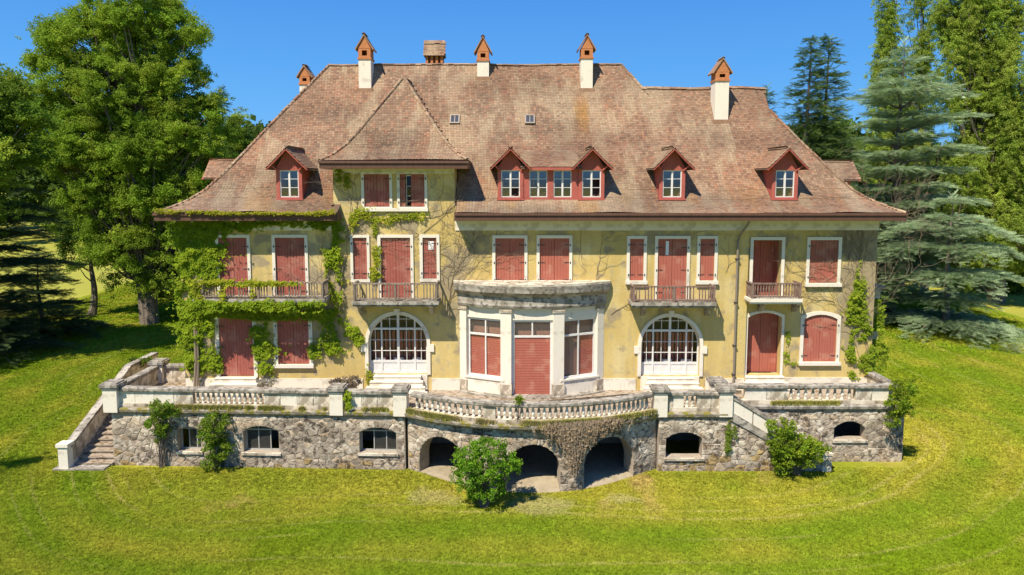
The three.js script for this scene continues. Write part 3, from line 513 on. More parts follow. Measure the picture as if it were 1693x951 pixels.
capLine(caps, [[13.1 - 5.8, EAVE + mainP(5.8), ZE - 5.8], [13.1 - 6.85, EAVE + mainP(6.85), ZE - 6.85]]);
capLine(caps, [[7.2, EAVE + mainP(5.8), -4.85], [14.15, EAVE + mainP(5.8) + .02, -4.85]]);
capLine(caps, [...Kd.slice(0, 6), 4.95].map(d => [XER - d, EAVE + mainP(d), ZE - d]));
const Td = [0, .5, 1, 1.5, 3.55];
for (const s of [-1, 1]) capLine(caps, Td.map(d => [TC + s * (3.55 - d), TE + towP(d) + .02, TZ - d]));
capLine(caps, [[TC, TE + 4.5, TZ - 3.55], [TC, TE + 4.5, -5.4]]);
// gutters, fascias and soffits
{
  const g = [[-.05, -.02], [.07, -.02], [.08, -.14], [.02, -.16], [.02, -.40], [-.05, -.40]].map(([o, y]) => [o, EAVE + y]);
  const left = [[XEL, -11], [XEL, ZE], [TX0 + .35, ZE]].map(q => q), right = [[TX1 + .08, ZE], [XER, ZE], [XER, -9.5]];
  part('gutter', sweep(g, left), M.gutter, roof); part('gutter', sweep(g, right), M.gutter, roof);
  const t = g.map(([o, y]) => [o, y - EAVE + TE]); part('gutter', sweep(t, [[TC - 3.55, -3.2], [TC - 3.55, TZ], [TC + 3.55, TZ], [TC + 3.55, -3.2]]), M.gutter, roof);
  const s = new B().box(XEL + .05, TX0 - .01, 11.56, 11.6, .05, ZE - .02).box(TX1 + .01, XER - .05, 11.56, 11.6, ZR + .05, ZE - .02).box(XEL + .05, XL, 11.56, 11.6, -11, .048).box(XR + .04, XER - .05, 11.56, 11.6, -9, ZR + .048).box(TC - 3.5, TC + 3.5, TE - .39, TE - .35, .04, TZ - .02).box(TC - 3.5, TX0 - .003, TE - .39, TE - .35, -3, .038).box(TX1 + .003, TC + 3.5, TE - .39, TE - .35, -3, .038);
  s.box(TX1 + .04, TX1 + .08, 11.55, 11.97, .005, ZE - .03);
  s.box(TX0 + .35, TX0 + .39, 11.55, 11.97, .05, ZE - .03);
  part('soffit', s, M.soffit, roof);
}
// tiles on a sloping rectangle: origin, direction along the eave, direction up the slope
function tilePlane(list, o, u, v, lu, lv, keep = () => true) { const U = V3(...u).normalize(), V = V3(...v).normalize(); let r = 0; for (let b = 0; b < lv - .02; b += .117, r++) for (let a = .06 + (r % 2) * .076; a < lu; a += .152) { const p = V3(...o).addScaledVector(U, a).addScaledVector(V, b).toArray(); if (keep(p)) putTile(list, p, U, V); } }
// ---------------------------------------------------------------- dormers
const tilesD = [], capsD = [];
function casement(parent, x0, x1, y0, y1, z, broken = []) {
  const fr = new B(), m = (x0 + x1) / 2, t = .05; fr.box(x0, x0 + t, y0, y1, z - .06, z).box(x1 - t, x1, y0, y1, z - .06, z).box(x0 + t, x1 - t, y0, y0 + t, z - .06, z).box(x0 + t, x1 - t, y1 - t, y1, z - .06, z).box(m - .045, m + .045, y0 + t, y1 - t, z - .058, z + .004);
  const ys = [y0 + t, mix(y0, y1, .36), mix(y0, y1, .68), y1 - t]; for (const y of ys.slice(1, 3)) fr.box(x0 + t, m - .045, y - .014, y + .014, z - .045, z - .01).box(m + .045, x1 - t, y - .014, y + .014, z - .045, z - .01);
  const w = part('window_frame', fr, M.joinery, parent); let k = 0;
  for (let r = 0; r < 3; r++) for (const [a, b] of [[x0 + t, m - .045], [m + .045, x1 - t]]) { if (!broken.includes(k++)) part('pane', new B().quad([a, ys[r], z - .03], [b, ys[r], z - .03], [b, ys[r + 1], z - .03], [a, ys[r + 1], z - .03]), M.skyGlass, parent); }
  return w;
}
function dormer(px, label, { broken = [], sideways = null } = {}) {
  const zf = -.15, cx = PX(px, 305, zf), yB = 12.50, yW0 = 12.66, yW1 = 14.0, yE = 14.12, yP = 15.12, hw = .64, back = -2.75;
  const wall = new B(), q = .47;
  wall.box(-hw, -q, yB - .3, yW1 + .08, -.12, 0).box(q, hw, yB - .3, yW1 + .08, -.12, 0).box(-q, q, yB - .3, yW0, -.12, 0).box(-q, q, yW1, yW1 + .08, -.12, 0).box(-hw - .04, hw + .04, yB + .02, yB + .1, .003, .05);
  wall.prism([[-hw, yW1 + .083], [hw, yW1 + .083], [.12, yP - .12], [-.12, yP - .12]], (x, y, t) => [x, y, t ? -.003 : -.12]);
  for (let i = -4; i <= 4; i++) wall.box(i * .14 - .008, i * .14 + .008, yW1 + .09, Math.min(yP - .2, yW1 + .09 + (hw - Math.abs(i * .14)) * 1.2), -.002, .012);
  const cheek = new B(), roofb = new B(), barge = new B(), frame = [];
  for (const s of [-1, 1]) cheek.prism([[0, yB - .5], [0, yW1 + .25], [-2.6, yW1 + .25], [-2.6, yB - .5]].map(p => p), (z, y, t) => [s * (t ? hw - .002 : hw - .09), y, z - .122]);
  const lineY = [[.0, yP], [.62, yP - .62], [1.02, yE]];
  const ll = [], lc = [];
  for (const s of [-1, 1]) {
    for (let i = 0; i < 2; i++) { const [a, ya] = lineY[i], [b, yb] = lineY[i + 1]; roofb.prism([[s * a, ya - .03], [s * b, yb - .03], [s * b, yb - .1], [s * a, ya - .1]], (x, y, t) => [x, y, t ? .32 : back - zf]); barge.bar([s * a, ya - .11, .33], [s * b, yb - .11, .33], .045, .15, [0, 0, 1]);
      const L = Math.hypot(b - a, yb - ya), v = [s * (a - b) / L, (ya - yb) / L, 0];
      tilePlane(ll, s > 0 ? [b, yb - .02, .36] : [-b, yb - .02, back - zf], [0, 0, s > 0 ? -1 : 1], v, .36 - back + zf, L + .02);
    }
    barge.bar([s * .52, yW1 - .02, .02], [s * .78, yE + .12, .3], .06, .06);
  }
  capLine(lc, [[0, yP - .05, .2], [0, yP + .01, back - zf]]);
  const T = sideways ? new THREE.Matrix4().makeRotationY(sideways.turn).setPosition(...sideways.at) : new THREE.Matrix4().makeTranslation(cx, 0, zf);
  const g = (b) => b.geo().applyMatrix4(T), d = part('dormer', g(wall), M.redTrim, house, label);
  part('cheek', g(cheek), M.redTrim, d); part('dormer_roof', g(roofb), M.roofBase, d); part('bargeboard', g(barge), M.redTrim, d);
  const push = (src, dst) => { for (const e of src) { const m = new THREE.Matrix4().multiplyMatrices(T, e.m), p = V3().setFromMatrixPosition(m); if (p.y > hMain(p.x, p.z) - .06) dst.push({ m, c: tileColor(p.x, p.y + (sideways ? 0 : .6), p.z) }); } };
  push(ll, tilesD); push(lc, capsD);
  if (!sideways) { casement(d, cx - q, cx + q, yW0, yW1, zf - .04, broken); }
  return d;
}
dormer(478, 'dormer above the left balcony');
dormer(844, 'left gabled dormer of the linked group', { broken: [1] });
dormer(978, 'right gabled dormer of the linked group', { broken: [1, 3] });
dormer(1111.5, 'single dormer right of the linked group', {});
dormer(1298, 'dormer nearest the right end of the roof', {});
dormer(0, 'side dormer on the left slope', { sideways: { turn: -Math.PI / 2, at: [-16.75, -.45, -5] } });
dormer(0, 'side dormer on the right slope', { sideways: { turn: Math.PI / 2, at: [18.7, -.55, -4.6] } });
{ // the two linked windows under a lean-to roof
  const zf = -.2, x0 = PX(861, 305, -.15), x1 = PX(961, 305, -.15), yB = 12.5, yW0 = 12.66, yW1 = 14.0, w = new B(), ops = [[875, 905], [915, 945]].map(p => p.map(q => PX(q, 305, zf)));
  w.box(x0, x1, yB - .3, yW0, zf - .12, zf).box(x0, x1, yW1, yW1 + .22, zf - .12, zf).box(x0, ops[0][0], yW0, yW1, zf - .12, zf).box(ops[0][1], ops[1][0], yW0, yW1, zf - .12, zf).box(ops[1][1], x1, yW0, yW1, zf - .12, zf);
  const d = part('dormer', w, M.redTrim, house, 'lean-to dormer with two windows linking two gables');
  const o = [x0, 14.16, zf + .28], zb = -2.0, yb = 15.0, L = Math.hypot(zb - o[2], yb - o[1]);
  part('dormer_roof', new B().prism([[o[2], o[1] - .1], [o[2], o[1] - .03], [zb, yb - .03], [zb, yb - .1]], (z, y, t) => [t ? x1 : x0, y, z]), M.roofBase, d);
  part('bargeboard', new B().box(x0 + .3, x1 - .3, o[1] - .16, o[1] - .02, o[2] - .02, o[2] + .03), M.redTrim, d);
  tilePlane(tilesD, o, [1, 0, 0], [0, (yb - o[1]) / L, (zb - o[2]) / L], x1 - x0, L, p => p[1] > hMain(p[0], p[2]) - .05);
  for (const [a, b] of ops) casement(d, a, b, yW0, yW1, zf - .04);
}
// skylights
for (const px of [752, 876]) {
  const z = -3.56, x = PX(px, 198, z), y = hMain(x, z), th = Math.atan2(5.8, 4.1), T = new THREE.Matrix4().makeRotationX(-(Math.PI / 2 - th)).setPosition(x, y, z), b = new B();
  b.box(-.27, -.2, -.3, .3, -.05, .12).box(.2, .27, -.3, .3, -.05, .12).box(-.2, .2, .23, .3, -.05, .12).box(-.2, .2, -.3, -.23, -.05, .12).box(-.02, .02, -.23, .23, .02, .1);
  const s = part('skylight', b.geo().applyMatrix4(T), M.zinc, house); for (const h of [-1, 1]) part('pane', new B().quad([h < 0 ? -.2 : .02, -.23, .08], [h < 0 ? -.02 : .2, -.23, .08], [h < 0 ? -.02 : .2, .23, .08], [h < 0 ? -.2 : .02, .23, .08]).geo().applyMatrix4(T), new THREE.MeshPhysicalMaterial({ color: new THREE.Color(.06, .07, .09), roughness: .06 }), s);
}
// ---------------------------------------------------------------- chimneys
function chimney(px, yTop, yHood, yTip, z, w, label, wide = false) { // z of the front face
  const x = PX(px, yTop, z), a = PY(px, yTop, z), b = PY(px, yHood, z), t = PY(px, yTip, z), h = w / 2, dp = wide ? .7 : .85, z0 = z - dp, yb = hMain(x, z) - .5;
  const c = part('chimney', new B().box(x - h, x + h, yb, a, z0, z), wide ? M.terracotta : M.white, house, label);
  part('flashing', new B().box(x - h - .1, x + h + .1, hMain(x, z) - .12, hMain(x, z) + .1, z + .004, z + .1), M.capTile, c);
  const hood = new B(), o = .05; hood.box(x - h - o, x + h + o, a + .002, a + .09, z0 - o, z + o);
  if (!wide) {
    const q = h * .42; hood.box(x - h, x - q, a + .092, b, z - .12, z).box(x + q, x + h, a + .092, b, z - .12, z).box(x - q, x + q, a + .092, a + .2, z - .12, z).box(x - q, x + q, b - .1, b, z - .12, z).box(x - h, x - h + .1, a + .092, b, z0, z - .123).box(x + h - .1, x + h, a + .092, b, z0, z - .123).box(x - h + .1, x + h - .1, a + .092, b, z0, z0 + .1);
    hood.prism([[x - h - .02, b + .003], [x + h + .02, b + .003], [x, t - .1]], (X, Y, s) => [X, Y, s ? z + .01 : z0]);
    part('chimney_hood', hood, M.terracotta, c);
    const r = new B(); for (const s of [-1, 1]) r.prism([[x + s * (h + .14), b - .10], [x + s * (h + .19), b - .05], [x, t + .03], [x, t - .07]], (X, Y, e) => [X, Y, e ? z + .07 : z0 - .07]);
    part('chimney_cap', r, M.capTile, c);
    capLine(capsD, [[x, t + .01, z + .09], [x, t + .01, z0 - .09]]);
  } else {
    for (let i = 0; i < 4; i++) { const xx = mix(x - h + .07, x + h - .07, i / 3); hood.box(xx - .07, xx + .07, a + .092, b, z0, z); }
    hood.box(x - h, x + h, a + .092, b, z0 + .3, z0 + .36); part('chimney_hood', hood, M.terracotta, c);
    const zm = (z + z0) / 2, r = new B().prism([[z + .12, b], [zm, t - .03], [z0 - .12, b]], (Z, Y, e) => [e ? x + h + .1 : x - h - .1, Y, Z]); part('chimney_cap', r, M.roofBase, c);
    const L = Math.hypot(zm - z - .12, t - b); tilePlane(tilesD, [x - h - .12, b + .01, z + .13], [1, 0, 0], [0, (t - b) / L, (zm - z - .12) / L], w + .24, L + .05); capLine(capsD, [[x - h - .12, t, zm], [x + h + .12, t, zm]]);
  }
}
chimney(503.5, 140, 126, 108, -6.6, .6, 'chimney behind the left hip');
chimney(602.5, 98, 80, 57, -4.8, .68, 'tall white chimney left of the tower roof');
chimney(718, 108, 93, 70, -6.3, 1.0, 'wide terracotta chimney on the ridge', true);
chimney(798.5, 101, 85, 60, -5.3, .66, 'white chimney on the middle of the ridge');
chimney(970.5, 97, 80, 57, -4.8, .66, 'white chimney near the right end of the high ridge');
chimney(1194.5, 134, 119, 96, -3.5, .74, 'tall white chimney on the lower right roof');
instances('roof_tile', tileGeo, M.tile, roof, tiles); instances('tower_tile', tileGeo, M.tile, roof, tilesT);
instances('ridge_tile', capGeo, M.tile, roof, caps); instances('dormer_tile', tileGeo, M.tile, roof, tilesD); instances('ridge_tile', capGeo, M.tile, roof, capsD);
// porch pillar at the right side of the house
{
  const y1 = PY(1455, 472, -1.6), p = part('porch_pillar', new B().box(18.42, 19.3, FLOOR - .2, y1 - .3, -2.6, -1.4), M.oldWhite, house);
  part('cornice', new B().box(18.37, 19.42, y1 - .297, y1 - .12, -2.75, -1.28).box(18.37, 19.5, y1 - .118, y1, -2.85, -1.2), M.grey, p);
}
part('foundation', new B().box(XL, XR, .0, 2.595, -1.4, -.5).box(XL, XL + .4, 0, 2.595, -11.6, -1.41).box(XR - .4, XR, 0, 2.595, -11.6, -1.41).box(XL + .41, XR - .41, 0, 2.595, -11.6, -11.2), M.mortar, house);

// ---------------------------------------------------------------- terrace floor
const LA = [-18.95, 2.62], LB = [-4.98, 3.2], RZ = 3.32, RX0 = 6.74, RX1 = 9.95, FZ = 2.22, FX = 18.45;
{
  const bow = arcPath(10.6, A0, A1, 24), out = [[-18.7, -1.6], [-18.7, LA[1] - .25], [LB[0], LB[1] - .25], ...bow.slice(1, -1), [RX0, RZ - .25], [RX1 - .2, RZ - .25], [RX1 - .2, FZ - .25], [FX - .3, FZ - .25], [FX - .3, -2.5], [XR, -2.5], [XR, -.6], [XL, -.42], [XL, -1.6]];
  struct('terrace', new B().prism(out.map(q => [q[0], q[1]]).reverse(), (x, z, t) => [x, t ? FLOOR : FLOOR - .22, z]), M.paving);
  const fb = new B(), N = 40; for (let i = 0; i < N; i++) for (let j = 0; j < 16; j++) { const q = (a, b) => { const x = mix(-4.9, 6.7, a / N), zm = CT[1] + Math.sqrt(10.74 ** 2 - (x - CT[0]) ** 2), z = mix(-.4, zm, b / 16); return [x, gy(x, z) + .018, z]; }; fb.quad(q(i, j), q(i, j + 1), q(i + 1, j + 1), q(i + 1, j)); }
  struct('arcade_floor', fb, M.dirt);
}

// ---------------------------------------------------------------- rubble walls, stone by stone
function stoneMat(x, y, moss) { const n = fbm(x * .5, y * .7, 3, 0, 301), k = rnd(), white = sm(1.6, 2.4, y) * .35; if (moss && k < moss * sm(1.1, .2, y)) return M.stones[5]; if (n > .57 && k < .75) return M.stones[k < .3 ? 6 : 2]; return M.stones[k < .25 + white ? 0 : k < .34 + white * 1.4 ? 3 : k < .75 ? 1 : k < .9 ? 4 : 2]; }
// irregular rubble: cells round scattered seeds, each cell a stone; frame(s) gives [x, z, turn] of the wall face; openings: {s0, s1, y0, y1, rise}
function layStones(wall, s0, s1, top, frame, ops, { moss = .1, topAt = () => top, w = .38, h = .25, yb = -.04 } = {}) {
  const seeds = [], inOp = (s, y, m) => ops.some(o => s > o.s0 - m && s < o.s1 + m && y > o.y0 - m && y < archTop(clamp(s, o.s0, o.s1), o.s0, o.s1, o.y1, o.rise) + m);
  for (const o of ops) { // stones dressed to the edge of an opening, facing blind seeds inside it
    const out = openPts(o.s0, o.s1, Math.max(o.y0, -.9), o.y1, o.rise, 40), line = [...out, out[0]]; let acc = .15;
    for (let i = 1; i < line.length; i++) { const a = line[i - 1], b = line[i], L = Math.hypot(b[0] - a[0], b[1] - a[1]), n = [(b[1] - a[1]) / L, -(b[0] - a[0]) / L]; for (let t = 0; t < L; t += .02, acc += .02) if (acc >= .3) { acc = rr(-.05, .05); const p = [mix(a[0], b[0], t / L), mix(a[1], b[1], t / L)], e = rr(.12, .17); if (p[1] > yb + .05) { seeds.push([p[0] + n[0] * e, p[1] + n[1] * e, 1], [p[0] - n[0] * e, p[1] - n[1] * e, 0]); } } }
  }
  const rows = Math.round((top - yb) / h), cols = Math.round((s1 - s0) / w);
  for (let j = 0; j < rows; j++) for (let i = 0; i <= cols; i++) { const s = s0 + (i + (j % 2) * .5 + rr(-.38, .38)) * (s1 - s0) / cols, y = yb + (j + .5 + rr(-.36, .36)) * (top - yb) / rows; if (s < s0 || s > s1 || inOp(s, y, .24) || seeds.some(q => Math.hypot(q[0] - s, (q[1] - y) * 1.4) < .22)) continue; seeds.push([s, y, 1]); }
  let left = 298; const rest = [], K = 1.35;
  for (const [s, y, real] of seeds) {
    if (!real || y > topAt(s) - .06) continue;
    let P0 = [[Math.max(s0, s - .6), Math.max(yb, y - .45)], [Math.min(s1, s + .6), Math.max(yb, y - .45)], [Math.min(s1, s + .6), Math.min(top, y + .45)], [Math.max(s0, s - .6), Math.min(top, y + .45)]];
    for (const q of seeds) { if (q[0] === s && q[1] === y || Math.abs(q[0] - s) > 1.2 || Math.abs(q[1] - y) > .9) continue; const mx = (s + q[0]) / 2, my = (y + q[1]) / 2, nx = q[0] - s, ny = (q[1] - y) * K * K, O = [], f = (p) => (p[0] - mx) * nx + (p[1] - my) * ny; for (let i = 0; i < P0.length; i++) { const a = P0[i], b = P0[(i + 1) % P0.length], fa = f(a), fb = f(b); if (fa <= 0) O.push(a); if (fa * fb < 0) { const t = fa / (fa - fb); O.push([mix(a[0], b[0], t), mix(a[1], b[1], t)]); } } P0 = O; if (P0.length < 3) break; }
    if (P0.length < 3) continue;
    const c = P0.reduce((m, p) => [m[0] + p[0] / P0.length, m[1] + p[1] / P0.length], [0, 0]), g = .006, bk = P0.map(p => { const d = Math.hypot(p[0] - c[0], p[1] - c[1]), k = Math.max(.3, 1 - g / d); return [mix(c[0], p[0], k), mix(c[1], p[1], k), 0]; });
    const dep = rr(.012, .042), fr = bk.map(p => [mix(c[0], p[0], rr(.76, .95)), mix(c[1], p[1], rr(.74, .95)), dep * rr(.55, 1)]), mid = [c[0] + rr(-.05, .05), c[1] + rr(-.03, .03), dep * rr(.9, 1.35)], b = new B(), n = bk.length;
    for (let i = 0; i < n; i++) { const k = (i + 1) % n; b.quad(bk[i], bk[k], fr[k], fr[i]); b.tri(fr[i], fr[k], mid); }
    const G = b.geo(), [x, z, a] = frame(c[0]), m = stoneMat(c[0], c[1], moss); G.translate(-c[0], -c[1], -.004);
    if (left-- > 0) piece('stone', G, m, wall, [x, c[1], z], [1, 1, 1], [0, a, 0]); else rest.push(G.applyMatrix4(new THREE.Matrix4().makeRotationY(a).setPosition(x, c[1], z)));
  }
  if (rest.length) part('stone', mergeGeometries(rest), M.stones[1], wall).userData.kind = 'stuff';
}
const lineFrame = (a, b) => { const L = Math.hypot(b[0] - a[0], b[1] - a[1]), u = [(b[0] - a[0]) / L, (b[1] - a[1]) / L], t = Math.atan2(-u[1], u[0]); return { L, t, f: (s) => [a[0] + u[0] * s, a[1] + u[1] * s, t], T: new THREE.Matrix4().makeRotationY(t).setPosition(a[0], 0, a[1]) }; };
const sOf = (fr, a, b, px, py) => { let z = a[1]; for (let i = 0; i < 4; i++) { const x = PX(px, py, z); z = mix(a[1], b[1], (x - a[0]) / (b[0] - a[0])); } return (PX(px, py, z) - a[0]) / Math.cos(fr.t); };
const openPx = (fr, a, b, px, rise) => { const [x0, x1, y0, y1] = px, z = mix(a[1], b[1], .5), zz = mix(a[1], b[1], clamp((PX((x0 + x1) / 2, y1, z) - a[0]) / (b[0] - a[0]))); return { s0: sOf(fr, a, b, x0, (y0 + y1) / 2), s1: sOf(fr, a, b, x1, (y0 + y1) / 2), y0: PY(x0, y1, zz), y1: PY(x0, y0, zz), rise, ring: true }; };
function rubbleWall(label, a, b, top, opsPx, { moss, base, topPts, topAt, sill = true, frames = [] } = {}) {
  const fr = lineFrame(a, b), ops = opsPx.map(([px, r]) => openPx(fr, a, b, px, r)), w = thing('retaining_wall', label, 'stone wall', [(a[0] + b[0]) / 2, 0, (a[1] + b[1]) / 2], 'rubble stone walls carrying the terrace');
  delete w.userData.group;
  part('wall_core', plate(topPts || [[0, -.3], [fr.L, -.3], [fr.L, top], [0, top]], ops.map(o => openPts(o.s0, o.s1, o.y0, o.y1, o.rise).reverse()), -.5, 0).applyMatrix4(fr.T), M.mortar, w);
  layStones(w, .02, fr.L - .02, top - .02, fr.f, ops, { moss, topAt });
  ops.forEach((o, i) => {
    if (sill) part('sill', new B().box(o.s0 - .08, o.s1 + .1, o.y0 - .12, o.y0 - .003, -.3, .10).geo().applyMatrix4(fr.T), M.oldWhite, w);
    if (frames[i]) { const k = frames[i], f = new B(), W = o.s1 - o.s0, z0 = -.36, z1 = -.30, bar = (x, t = .03) => f.box(x - t, x + t, o.y0, archTop(x, o.s0, o.s1, o.y1, o.rise), z0, z1); bar(o.s0 + .03); bar(o.s1 - .03); bar(o.s0 + W * .36, .022); bar(o.s0 + W * .70, .022); const yt = o.y1 - o.rise - .02; f.box(o.s0, o.s1, yt - .03, yt + .03, z0 + .004, z1 - .004).box(o.s0, o.s1, o.y0, o.y0 + .06, z0 + .006, z1 - .006); const wf = part('window_frame', f.geo().applyMatrix4(fr.T), M.greyJoinery, w);
      [[0, .36], [.36, .7], [.7, 1]].forEach(([p, q], j) => { if (j !== k.open) part('pane', new B().quad([o.s0 + W * p, o.y0, -.33], [o.s0 + W * q, o.y0, -.33], [o.s0 + W * q, yt, -.33], [o.s0 + W * p, yt, -.33]).geo().applyMatrix4(fr.T), M.oldGlass, wf); part('pane', new B().quad([o.s0 + W * p, yt, -.33], [o.s0 + W * q, yt, -.33], [o.s0 + W * q, o.y1, -.33], [o.s0 + W * p, o.y1, -.33]).geo().applyMatrix4(fr.T), M.oldGlass, wf); }); }
  });
  return { w, fr, ops };
}
const leftWall = rubbleWall('long rubble wall with three small arched cellar windows, left of the arcade', LA, LB, SLAB0, [[[294, 332, 706, 746], .16], [[402, 461, 705, 748], .24], [[594, 655, 707, 749], .24]], { moss: .12, frames: [{ open: 0 }, { open: 2 }, { open: 0 }] });
part('side_wall', new B().box(LA[0] + .002, LA[0] + .5, -.1, SLAB0, -3.5, LA[1] - .502), M.mortar, leftWall.w);
rubbleWall('mossy rubble wall with one dark opening under the right stair', [RX0 + .05, RZ], [14.75, RZ], SLAB0, [[[1101, 1161, 715, 757], .3]], { moss: .45, topPts: [[0, -.3], [7.96, -.3], [7.96, .15], [RX1 - RX0 + .1, SLAB0], [0, SLAB0]], topAt: (s) => s < RX1 - RX0 ? SLAB0 : SLAB0 - (s - (RX1 - RX0)) * .52 });
const farWall = rubbleWall('pale rubble wall with a dark arched opening at the right end', [RX1 + .05, FZ], [FX + .35, FZ], SLAB0, [[[1379, 1431, 697, 727], .34]], { moss: .05 });
part('side_wall', new B().box(FX - .15, FX + .348, -.1, SLAB0, -3, FZ - .502), M.mortar, farWall.w);

// the bowed arcade: three round arches
const RW = 10.72, archY = [PY(730, 724, 4.0), PY(881, 736, 4.8), PY(1008, 727, 4.5)];
{
  const arcade = thing('arcade', 'bowed rubble arcade with three dark round arches under the terrace', 'arcade', [CT[0], 0, CT[1] + RW]);
  const ops = [[-.511, -.291], [-.112, .112], [.214, .446]].map(([a, b], i) => ({ s0: a * RW, s1: b * RW, y0: -.5, y1: archY[i], rise: (b - a) * RW / 2 * .9, ring: true }));
  const at = (s, r, y) => { const a = s / RW; return [CT[0] + r * Math.sin(a), y, CT[1] + r * Math.cos(a)]; };
  const b = new B(), S = []; const sA = A0 * RW, sB = (A1 + .012) * RW; for (let i = 0; i <= 150; i++) S.push(mix(sA, sB, i / 150)); for (const o of ops) S.push(o.s0, o.s1, o.s0 + 1e-4, o.s1 - 1e-4); S.sort((p, q) => p - q);
  const lo = (s) => { for (const o of ops) if (s > o.s0 && s < o.s1) return archTop(s, o.s0, o.s1, o.y1, o.rise); return -.5; }, Ri = RW - .75;
  for (let i = 0; i + 1 < S.length; i++) { const s = S[i], t = S[i + 1]; if (t - s < 1e-6) continue; const m = (s + t) / 2, inA = ops.some(o => m > o.s0 && m < o.s1), f = (q) => inA ? Math.max(lo(clamp(q, s + 1e-6, t - 1e-6)), .2) : -.5; b.quad(at(s, RW, f(s)), at(t, RW, f(t)), at(t, RW, SLAB0), at(s, RW, SLAB0)).quad(at(t, Ri, f(t)), at(s, Ri, f(s)), at(s, Ri, SLAB0), at(t, Ri, SLAB0)); if (inA) b.quad(at(s, Ri, f(s)), at(t, Ri, f(t)), at(t, RW, f(t)), at(s, RW, f(s))); }
  for (const o of ops) for (const [s, d] of [[o.s0, 1], [o.s1, -1]]) { const top = archTop(s + d * .001, o.s0, o.s1, o.y1, o.rise); d > 0 ? b.quad(at(s, Ri, -.5), at(s, RW, -.5), at(s, RW, top), at(s, Ri, top)) : b.quad(at(s, RW, -.5), at(s, Ri, -.5), at(s, Ri, top), at(s, RW, top)); }
  b.quad(at(sA, Ri, -.5), at(sA, RW, -.5), at(sA, RW, SLAB0), at(sA, Ri, SLAB0)); b.quad(at(sB, RW, -.5), at(sB, Ri, -.5), at(sB, Ri, SLAB0), at(sB, RW, SLAB0));
  part('wall_core', b, M.mortar, arcade);
  layStones(arcade, sA + .03, sB - .03, SLAB0 - .02, (s) => { const a = s / RW, p = at(s, RW, 0); return [p[0], p[2], a]; }, ops, { moss: .05, yb: -.46 });
  // what stands in the shade behind: a back wall, cross walls, a beam on two trestles
  part('back_wall', new B().box(LB[0] - .1, RX0 + .1, -.5, SLAB0, -.48, -.1), M.mortar, arcade);
  part('cross_wall', new B().box(LB[0] - .4, LB[0] - .02, -.5, SLAB0, -.09, 2.6).box(RX0 + .06, RX0 + .4, -.5, SLAB0, -.09, 2.78), M.mortar, arcade);
  const beam = thing('wooden_bench', 'pale plank laid on two trestles in the shade of the middle arch', 'bench', [1, .03, 1.5]);
  part('plank', new B().box(-1.6, 3.6, 1.02, 1.1, 1.3, 1.7), M.rail, beam); for (const x of [-1.1, 3.1]) part('trestle', new B().bar([x, .03, 1.3], [x, 1.02, 1.45], .08, .08).bar([x, .03, 1.7], [x, 1.02, 1.55], .08, .08), M.rail, beam);
}

// ---------------------------------------------------------------- slab edge, parapets, balusters, piers
const slabProf = [[-.3, SLAB0 + .003], [.06, SLAB0 + .003], [.14, SLAB0 + .10], [.16, SLAB0 + .22], [.12, FLOOR + .004], [-.3, FLOOR + .004]];
const railProf = (y0, y1) => [[-.33, y0], [.05, y0], [.07, y0 + .05], [.07, y1 - .04], [.04, y1], [-.31, y1], [-.35, y1 - .04], [-.35, y0 + .05]];
const Y0 = 3.03, Y1 = 3.60, Y2 = 3.80;
const balG = (() => { const g = new THREE.LatheGeometry([[.075, 0], [.075, .07], [.05, .1], [.085, .25], [.06, .42], [.05, .5], [.075, .53], [.075, .58]].map(q => new THREE.Vector2(...q)), 8); return metres(g); })();
const bowLine = arcPath(10.9, A0 + .035, A1 - .03, 36);
function parapetThing(label) { return thing('balustrade', label, 'balustrade', [0, FLOOR, 0]); }
function runParapet(t, path, segs, at) { // segs: [kind, s0, s1, n]; at(s) -> [x, z, turn], face of the parapet
  part('plinth_course', sweep([[-.30, FLOOR + .007], [.0, FLOOR + .007], [.0, Y0], [-.30, Y0]], path), M.oldWhite, t);
  part('hand_rail', sweep(railProf(Y1 + .003, Y2), path), M.grey, t);
  for (const [kind, s0, s1, n] of segs) {
    if (kind === 'b') for (let i = 0; i < n; i++) { const [x, z, a] = at(mix(s0, s1, (i + .5) / n), .15); piece('baluster', balG, rnd() < .35 ? M.white : M.oldWhite, t, [x, Y0 + .003, z], [1, .975, 1], [0, a + rr(-.2, .2), 0]); }
    else for (let i = 0; i < n; i++) { const a = mix(s0, s1, i / n) + .01, b = mix(s0, s1, (i + 1) / n) - .01, [x, z, r] = at((a + b) / 2, .15); const g = new B().box(-(b - a) / 2, (b - a) / 2, Y0 + .003, Y1, -.12, .12).geo().applyMatrix4(new THREE.Matrix4().makeRotationY(r).setPosition(x, 0, z)); part('panel', g, rnd() < .25 ? M.white : M.oldWhite, t); }
  }
}
function pier(label, x, z, w, y1, turn = 0) {
  const p = thing('pier', label, 'pier', [x, FLOOR, z]); const T = new THREE.Matrix4().makeRotationY(turn).setPosition(x, 0, z), h = w / 2;
  part('shaft', new B().box(-h, h, FLOOR - .2, y1 - .3, -h, h).geo().applyMatrix4(T), M.white, p);
  part('cap', new B().box(-h - .05, h + .05, y1 - .297, y1 - .2, -h - .05, h + .05).box(-h - .1, h + .1, y1 - .198, y1 - .06, -h - .1, h + .1).box(-h - .02, h + .02, y1 - .058, y1, -h - .02, h + .02).geo().applyMatrix4(T), M.grey, p); return p;
}
